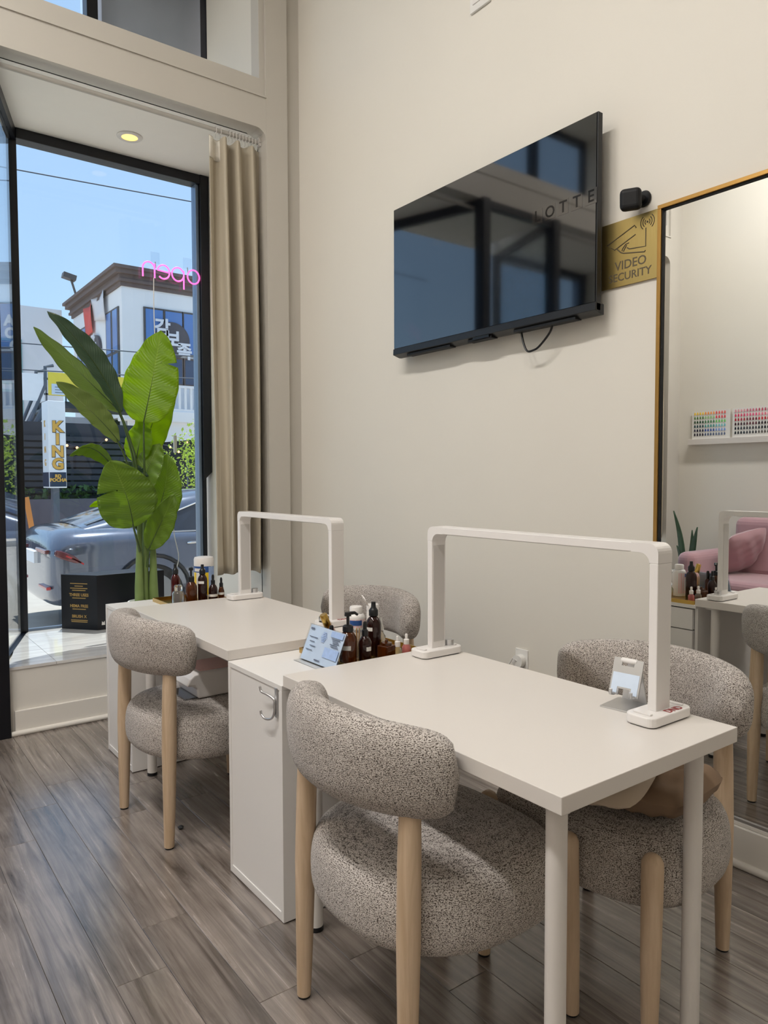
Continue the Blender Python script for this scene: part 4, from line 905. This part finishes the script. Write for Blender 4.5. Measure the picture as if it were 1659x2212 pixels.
for f, lbx in ((lambda x: x, 'white curtain rod across the window bay with the plant'), (mx_, 'white curtain rod across the bay on the sofa side')):
    o = thing('curtain_rod', lbx, 'curtain rod', (0, 4.108, 3.346))
    MB().tube([(f(-1.745), 0, 0), (f(-.247), 0, 0)], .0125, 14).build('rod', 'rod_metal', o, smooth=True)
    MB().box(f(-.262), -.012, -.02, f(-.246), .012, .048).build('bracket', 'white_metal', o, bevel=.001)

o = thing('downlight', 'recessed warm downlight in the bay ceiling', 'light', (-.88, 4.61, 3.398))
MB().lathe([(.048, -.005), (.068, -.007), (.076, -.001), (.076, .001), (.048, .001)], 32, cap=False).build('trim_ring', 'white_metal', o, smooth=True)
MB().cyl((0, 0, -.003), (0, 0, .0), .049, seg=28).build('lens', 'lamp_warm', o)
ld = bpy.data.lights.new('downlight_beam', 'SPOT'); ld.energy = 12; ld.spot_size = R(110); ld.spot_blend = .6; ld.color = (1, .8, .55); ld.shadow_soft_size = .03
lo = bpy.data.objects.new('downlight_beam', ld); C.objects.link(lo); lo.parent = o; lo.location = (0, 0, -.02)

o = thing('display_box', 'black cardboard display box with gold printing on the bay sill', 'box', (-1.27, 4.70, .347))
bx = MB().prism([(0, .20), (.165, .0), (.60, .02), (.60, .22)], 0, .345).build('carton', 'box_black', o, bevel=.002)
fr_, fu_ = Vector((.165, -.20, 0)), Vector((0, 0, 1)); fc = Vector((.0825, .10, 0)); fn = Vector((-.20, -.165, 0)).normalized()
def gt(tx, z, size, ext=.0004): text(tx, size, 'foil_gold', bx, frame_m(fc+fn*.0008+Vector((0, 0, z)), fr_, fu_), ext=ext, bold=.0006)
gt('THREE USES', .218, .026); gt('HEMA FREE', .148, .026); gt('BRUSH X', .082, .026)
dx = fr_.normalized()
for z, hw in ((.288, .062), (.258, .062), (.196, .048), (.126, .048), (.056, .060), (.046, .058), (.272, .030), (.245, .048)):
    a_ = fc+fn*.0006
    MB().add([a_-dx*hw+Vector((0,0,z)), a_+dx*hw+Vector((0,0,z)), a_+dx*hw+Vector((0,0,z+.005)), a_-dx*hw+Vector((0,0,z+.005))], [(0,1,2,3)]).build('print_line', 'foil_gold', bx, solid=.0005)
MB().prism([(.19, .03), (.21, .03), (.208, .055), (.20, .045), (.192, .055)], -.0122, -.0092, Matrix(((1,0,0,0),(0,0,1,.011),(0,1,0,0),(0,0,0,1)))).build('print_mark', 'label_white', bx)

# potted plant
o = thing('potted_plant', 'tall green plant with broad paddle leaves in a white pot', 'plant', (-.85, 4.52, .347))
PX, PY, PZ = -.85, 4.52, .347
MB().lathe([(0, 0), (.085, 0), (.09, .004), (.115, .175), (.118, .185), (.108, .187), (.104, .16), (0, .15)], 32).build('pot', 'pot_white', o, smooth=45)
MB().lathe([(.102, .152), (.05, .160), (0, .162)], 24).build('soil', 'soil', o)
def L3(x, y, z): return Vector((x-PX, y-PY, z-PZ))
for (x0, x1, z1, y) in ((-.905, -.90, 1.02, 4.50), (-.862, -.852, 1.10, 4.53), (-.815, -.818, 1.0, 4.50), (-.845, -.84, 1.05, 4.58), (-.885, -.87, 1.08, 4.56)):
    MB().tube([L3(x0, y, .50), L3(x0-.002, y, .62), L3((x0+x1)/2, y, .82), L3(x1, y, z1)], [.030, .027, .020, .011], 12).build('stem', 'stem_green', o, smooth=True)
def leaf(base, mid, tip, hw, m_, face=0, fold=.18, bell=.8, stem=None, tear=None, curl=0):
    B, Mi, Tp = [L3(*p) for p in (base, mid, tip)]
    ctl = Mi*2-(B+Tp)*.5
    pos = lambda t: B*(1-t)**2+ctl*2*t*(1-t)+Tp*t*t
    axis = (Tp-B).normalized(); view = Vector((-.45, -1, .0)); view = (view-axis*view.dot(axis)).normalized()
    nrm = Matrix.Rotation(R(face), 3, axis) @ view; side = axis.cross(nrm).normalized()
    def prof(t): return (math.sin(math.pi*min(1, t**bell*.985+.012))**.62)*(1 if t < .97 else (1-t)/.03*.6+.4)
    def f(u, v):
        s_ = -1+2*v; wv = prof(u)*hw
        if tear and abs(u-tear[0]) < .012 and s_*tear[1] > .35: wv *= .55
        rip = .010*math.sin(u*34+s_*3)*abs(s_)*min(1, hw*6)
        return pos(u)+side*(s_*wv*(1-.08*abs(s_)))+nrm*(abs(s_)**1.5*wv*fold+rip-curl*u*u)
    MB().grid(f, 46, 17, uv=True).build('leaf', m_, o, smooth=80, solid=.0016)
    MB().tube([pos(t/10)+nrm*-.001 for t in range(10)], [.0045*(1-t/11) for t in range(10)], 6).build('midrib', 'petiole', o, smooth=True)
    if stem:
        P_ = [L3(*p) for p in stem]+[B]; pts = []
        for i in range(len(P_)-1):
            for k in range(4): pts.append(P_[i].lerp(P_[i+1], k/4))
        pts.append(B+axis*.02); MB().tube(pts, [.0095-.005*i/len(pts) for i in range(len(pts))], 8).build('petiole', 'petiole', o, smooth=True)
ST0 = (-.85, 4.54, 1.02)
leaf((-.842, 4.56, 1.643), (-.775, 4.57, 1.93), (-.706, 4.60, 2.235), .185, 'leaf_bright', face=-6, fold=.08, bell=.72, stem=[ST0, (-.845, 4.55, 1.35)], tear=(.66, 1))
leaf((-.815, 4.70, 1.40), (-.715, 4.72, 1.70), (-.565, 4.76, 2.04), .12, 'leaf_bright', face=20, bell=.8, stem=[(-.84, 4.58, 1.05)])
leaf((-.862, 4.66, 1.40), (-.835, 4.66, 1.53), (-.80, 4.66, 1.68), .095, 'leaf_bright', face=-12, bell=.85, stem=[(-.85, 4.58, 1.05)])
leaf((-.973, 4.58, 1.703), (-1.130, 4.58, 2.00), (-1.372, 4.58, 2.272), .088, 'leaf_dark', face=38, fold=.35, bell=.95, stem=[(-.86, 4.55, 1.08), (-.90, 4.56, 1.45)], curl=.02)
leaf((-.966, 4.62, 1.709), (-1.172, 4.64, 1.915), (-1.441, 4.66, 2.180), .078, 'leaf_olive', face=-30, fold=.25, bell=.95, stem=[(-.86, 4.55, 1.08), (-.91, 4.58, 1.45)])
leaf((-1.008, 4.52, 1.521), (-1.165, 4.50, 1.688), (-1.364, 4.48, 1.850), .080, 'leaf_olive', face=34, fold=.32, bell=.95, stem=[(-.88, 4.53, 1.06), (-.93, 4.53, 1.32)])
leaf((-1.06, 4.46, 1.36), (-1.20, 4.42, 1.475), (-1.325, 4.38, 1.425), .058, 'leaf_mid', face=-35, fold=.4, bell=.95, stem=[(-.89, 4.52, 1.05), (-.95, 4.50, 1.25)])
leaf((-.960, 4.42, 1.004), (-1.020, 4.36, 1.20), (-1.115, 4.32, 1.400), .185, 'leaf_mid', face=8, fold=.05, bell=.78, stem=[(-.905, 4.48, .85)], tear=(.60, -1))
leaf((-.80, 4.60, 1.00), (-.70, 4.62, 1.20), (-.655, 4.66, 1.46), .13, 'leaf_mid', face=18, fold=.12, bell=.8, stem=[(-.83, 4.56, .90)])
leaf((-.865, 4.44, .862), (-.785, 4.44, 1.02), (-.688, 4.46, 1.195), .092, 'leaf_mid', face=20, fold=.15, bell=.85, stem=[(-.86, 4.48, .75)])
leaf((-1.02, 4.52, 1.11), (-1.12, 4.52, 1.15), (-1.192, 4.50, 1.130), .030, 'leaf_bright', face=-20, fold=.3, stem=[(-.90, 4.52, .98)])
leaf((-.87, 4.58, 1.18), (-.80, 4.60, 1.37), (-.72, 4.62, 1.52), .10, 'leaf_mid', face=-16, bell=.85, stem=[(-.85, 4.56, 1.0)])
leaf((-.85, 4.60, 1.13), (-.885, 4.62, 1.28), (-.945, 4.64, 1.41), .10, 'leaf_dark', face=10, bell=.85, stem=[(-.85, 4.56, .95)])

# neon open sign: it faces the street, so it reads backwards from in here
o = thing('neon_sign', 'pink neon sign reading open to the street, hung in the window', 'sign', (-.315, 4.905, 2.695))
def neon(nm, strokes, u0):
    for st_ in strokes: MB().tube([(-(u0+u), 0, v) for u, v in st_], .0055, 8).build(nm, 'neon_pink', o, smooth=True)
ci = lambda cx, cy, r, a, b_, n=20: [(cx+r*math.cos(R(a+(b_-a)*t/n)), cy+r*1.1*math.sin(R(a+(b_-a)*t/n))) for t in range(n+1)]
neon('letter_o', [ci(.045, 0, .043, 0, 360)], 0)
neon('letter_p', [[(0, -.095), (0, .03)]+ci(.042, .0, .042, 165, -165)], .115)
neon('letter_e', [[(.0, .0), (.083, .008)]+ci(.042, 0, .042, 10, 315)], .215)
neon('letter_n', [[(0, -.05), (0, .045)], [(0, .0)]+ci(.040, .008, .040, 170, 0)+[(.080, -.05)]], .318)
for xx in (-.085, -.31): MB().box(xx-.03, .008, .05, xx+.03, .010, .125).build('hanger_plate', 'acrylic', o); MB().cyl((xx, .009, .06), (xx, -.002, .02), .003).build('hanger_pin', 'chrome', o)
MB().tube(sm([(-.325, .0, -.05), (-.327, 0, -.3), (-.315, .0, -.8), (-.30, 0, -1.15), (-.23, -.0, -1.35), (-.20, 0, -1.5), (-.215, 0, -1.75), (-.19, -.02, -1.95), (-.25, -.06, -2.1), (-.285, -.265, -2.2), (-.30, -.285, -2.335)]), .0032, 6).build('cable', 'cord_white', o, smooth=True)
MB().box(-.205, -.01, -1.22, -.185, .01, -1.10).build('switch_box', 'cord_white', o, bevel=.003)

# ================================================================== SOFA SIDE (seen in the mirror)
o = thing('sofa', 'pink velvet sofa against the wall across from the mirror', 'sofa', (XL+.06, 1.55, 0))
MB().box(.05, .05, .10, .86, 1.92, .28).build('base', 'pink_velvet', o, bevel=.04, seg=3)
for y0 in (.17, .99): MB().box(.20, y0, .28, .90, y0+.80, .46).build('seat_cushion', 'pink_velvet', o, bevel=.06, seg=4); MB().box(.06, y0, .40, .30, y0+.80, .93, T((0,0,0)) @ rot(-4, 'Y')).build('back_cushion', 'pink_velvet', o, bevel=.07, seg=4)
for y0 in (0, 1.80): MB().box(.03, y0, .10, .88, y0+.16, .66).build('arm', 'pink_velvet', o, bevel=.07, seg=5)
for x in (.12, .8):
    for y in (.1, 1.86): MB().cyl((x, y, 0), (x, y, .10), .02, .028).build('leg', 'chair_wood', o, smooth=True)
o = thing('throw_pillow', 'pink throw pillow propped in the sofa corner', 'pillow', (XL+.46, 3.17, .66), R(0))
ob = pillow(.42, .42, .15).build('cover', 'pink_velvet', o, smooth=80); ob.rotation_euler = (R(-60), R(12), R(20))
o = thing('snake_plant', 'potted snake plant in the corner beside the pink sofa', 'plant', (XL+.30, 3.76, 0))
MB().lathe([(0, 0), (.10, 0), (.13, .34), (.12, .35), (.115, .31), (0, .30)], 24).build('pot', 'pot_white', o, smooth=45)
for k, (dx_, dy_, h, w_) in enumerate(((.02, .06, .98, .034), (-.03, .0, .80, .03), (.04, -.06, .84, .034), (0, -.02, .72, .03), (.06, .02, .66, .03))):
    MB().grid(lambda u, v: (dx_*.6+dx_*1.4*u+.008*math.sin(7*u), dy_*.6+dy_*1.6*u*u+(2*v-1)*w_*math.sin(math.pi*min(.97, .30+.68*u))**.8, .30+(h-.30)*u), 14, 5, uv=True).build('leaf', 'leaf_dark', o, smooth=80, solid=.006)
o = thing('polish_display', 'white wall ledge with nail polish colour boards above the sofa', 'display', (XL+.001, 1.9, 1.61))
MB().box(0, 0, 0, .06, 2.03, .055).build('ledge', 'white_laminate', o, bevel=.002)
cols = [[s(240,200,60), s(240,150,60), s(230,90,80)], [s(90,130,70), s(150,190,120), s(220,60,70)], [s(30,70,40), s(60,120,60), s(110,190,90)], [s(20,60,70), s(60,140,130), s(110,180,190)], [s(20,26,60), s(40,70,150), s(120,150,210)], [s(40,30,50), s(70,80,110), s(90,100,130)]]
cols2 = [[s(220,150,160), s(200,110,130), s(190,90,110)], [s(214,60,100), s(230,90,130), s(240,130,150)], [s(170,20,40), s(120,20,30), s(200,40,50)], [s(60,10,20), s(90,16,26), s(40,10,16)], [s(30,26,30), s(50,44,46), s(20,20,24)], [s(20,20,22), s(60,56,58), s(90,84,80)]]
cols3 = [[s(190,180,180), s(160,150,150), s(120,110,110)]]*2+[[s(130,90,70), s(170,130,110), s(90,60,50)], [s(70,66,70), s(100,96,100), s(40,38,42)], [s(50,46,50), s(90,86,92), s(140,136,140)], [s(40,40,44), s(70,70,76), s(110,110,116)]]
for p in range(5):
    y1 = 2.01-p*.40
    bo = MB().box(.012, y1-.375, .055, .020, y1, .325).build('colour_board', 'label_white', o)
    cc = (cols, cols2, cols3, cols, cols2)[p]
    for r_ in range(6):
        for t in range(3):
            key = 'chip_%d_%d_%d' % (p % 3, r_, t)
            if key not in MATS: mat(key, cc[r_][t], .25, coat=.4)
            b = MB()
            for k in range(4):
                yy = y1-.03-(t*4+k)*.027; zz = .29-r_*.040
                b.prism([(yy-.008, zz), (yy-.006, zz+.014), (yy, zz+.024), (yy+.006, zz+.014), (yy+.008, zz), (yy, zz-.006)], .020, .024, Matrix(((0,0,1,0),(1,0,0,0),(0,1,0,0),(0,0,0,1))))
            stuff(b.build('colour_chips', key, bo))

# ================================================================== CEILING FILL LIGHTS (unseen, added to brighten the room)
for (x, y, e, lbx) in ((-3.2, 2.55, 1.1, 'long added fill light on the ceiling between the shop window and the pink sofa'), (-3.2, 1.25, 1.1, 'long added fill light on the ceiling above the end of the pink sofa'), (-3.2, -.2, .6, 'long added fill light on the ceiling nearest the back wall')):
    o = thing('fill_light', lbx, 'light', (x, y, ZC-.05), group='added fill light panels on the ceiling')
    MB().box(-.14, -.50, 0, .14, .50, .05).build('housing', 'white_metal', o, bevel=.004); MB().box(-.125, -.485, -.004, .125, .485, 0).build('diffuser', 'fill_panel', o)
    ld = bpy.data.lights.new('fill_lamp', 'AREA'); ld.shape = 'RECTANGLE'; ld.size = .25; ld.size_y = .97; ld.energy = FILL*e; ld.color = (1, .975, .945)
    lo = bpy.data.objects.new('fill_lamp', ld); C.objects.link(lo); lo.parent = o; lo.location = (0, 0, -.012)
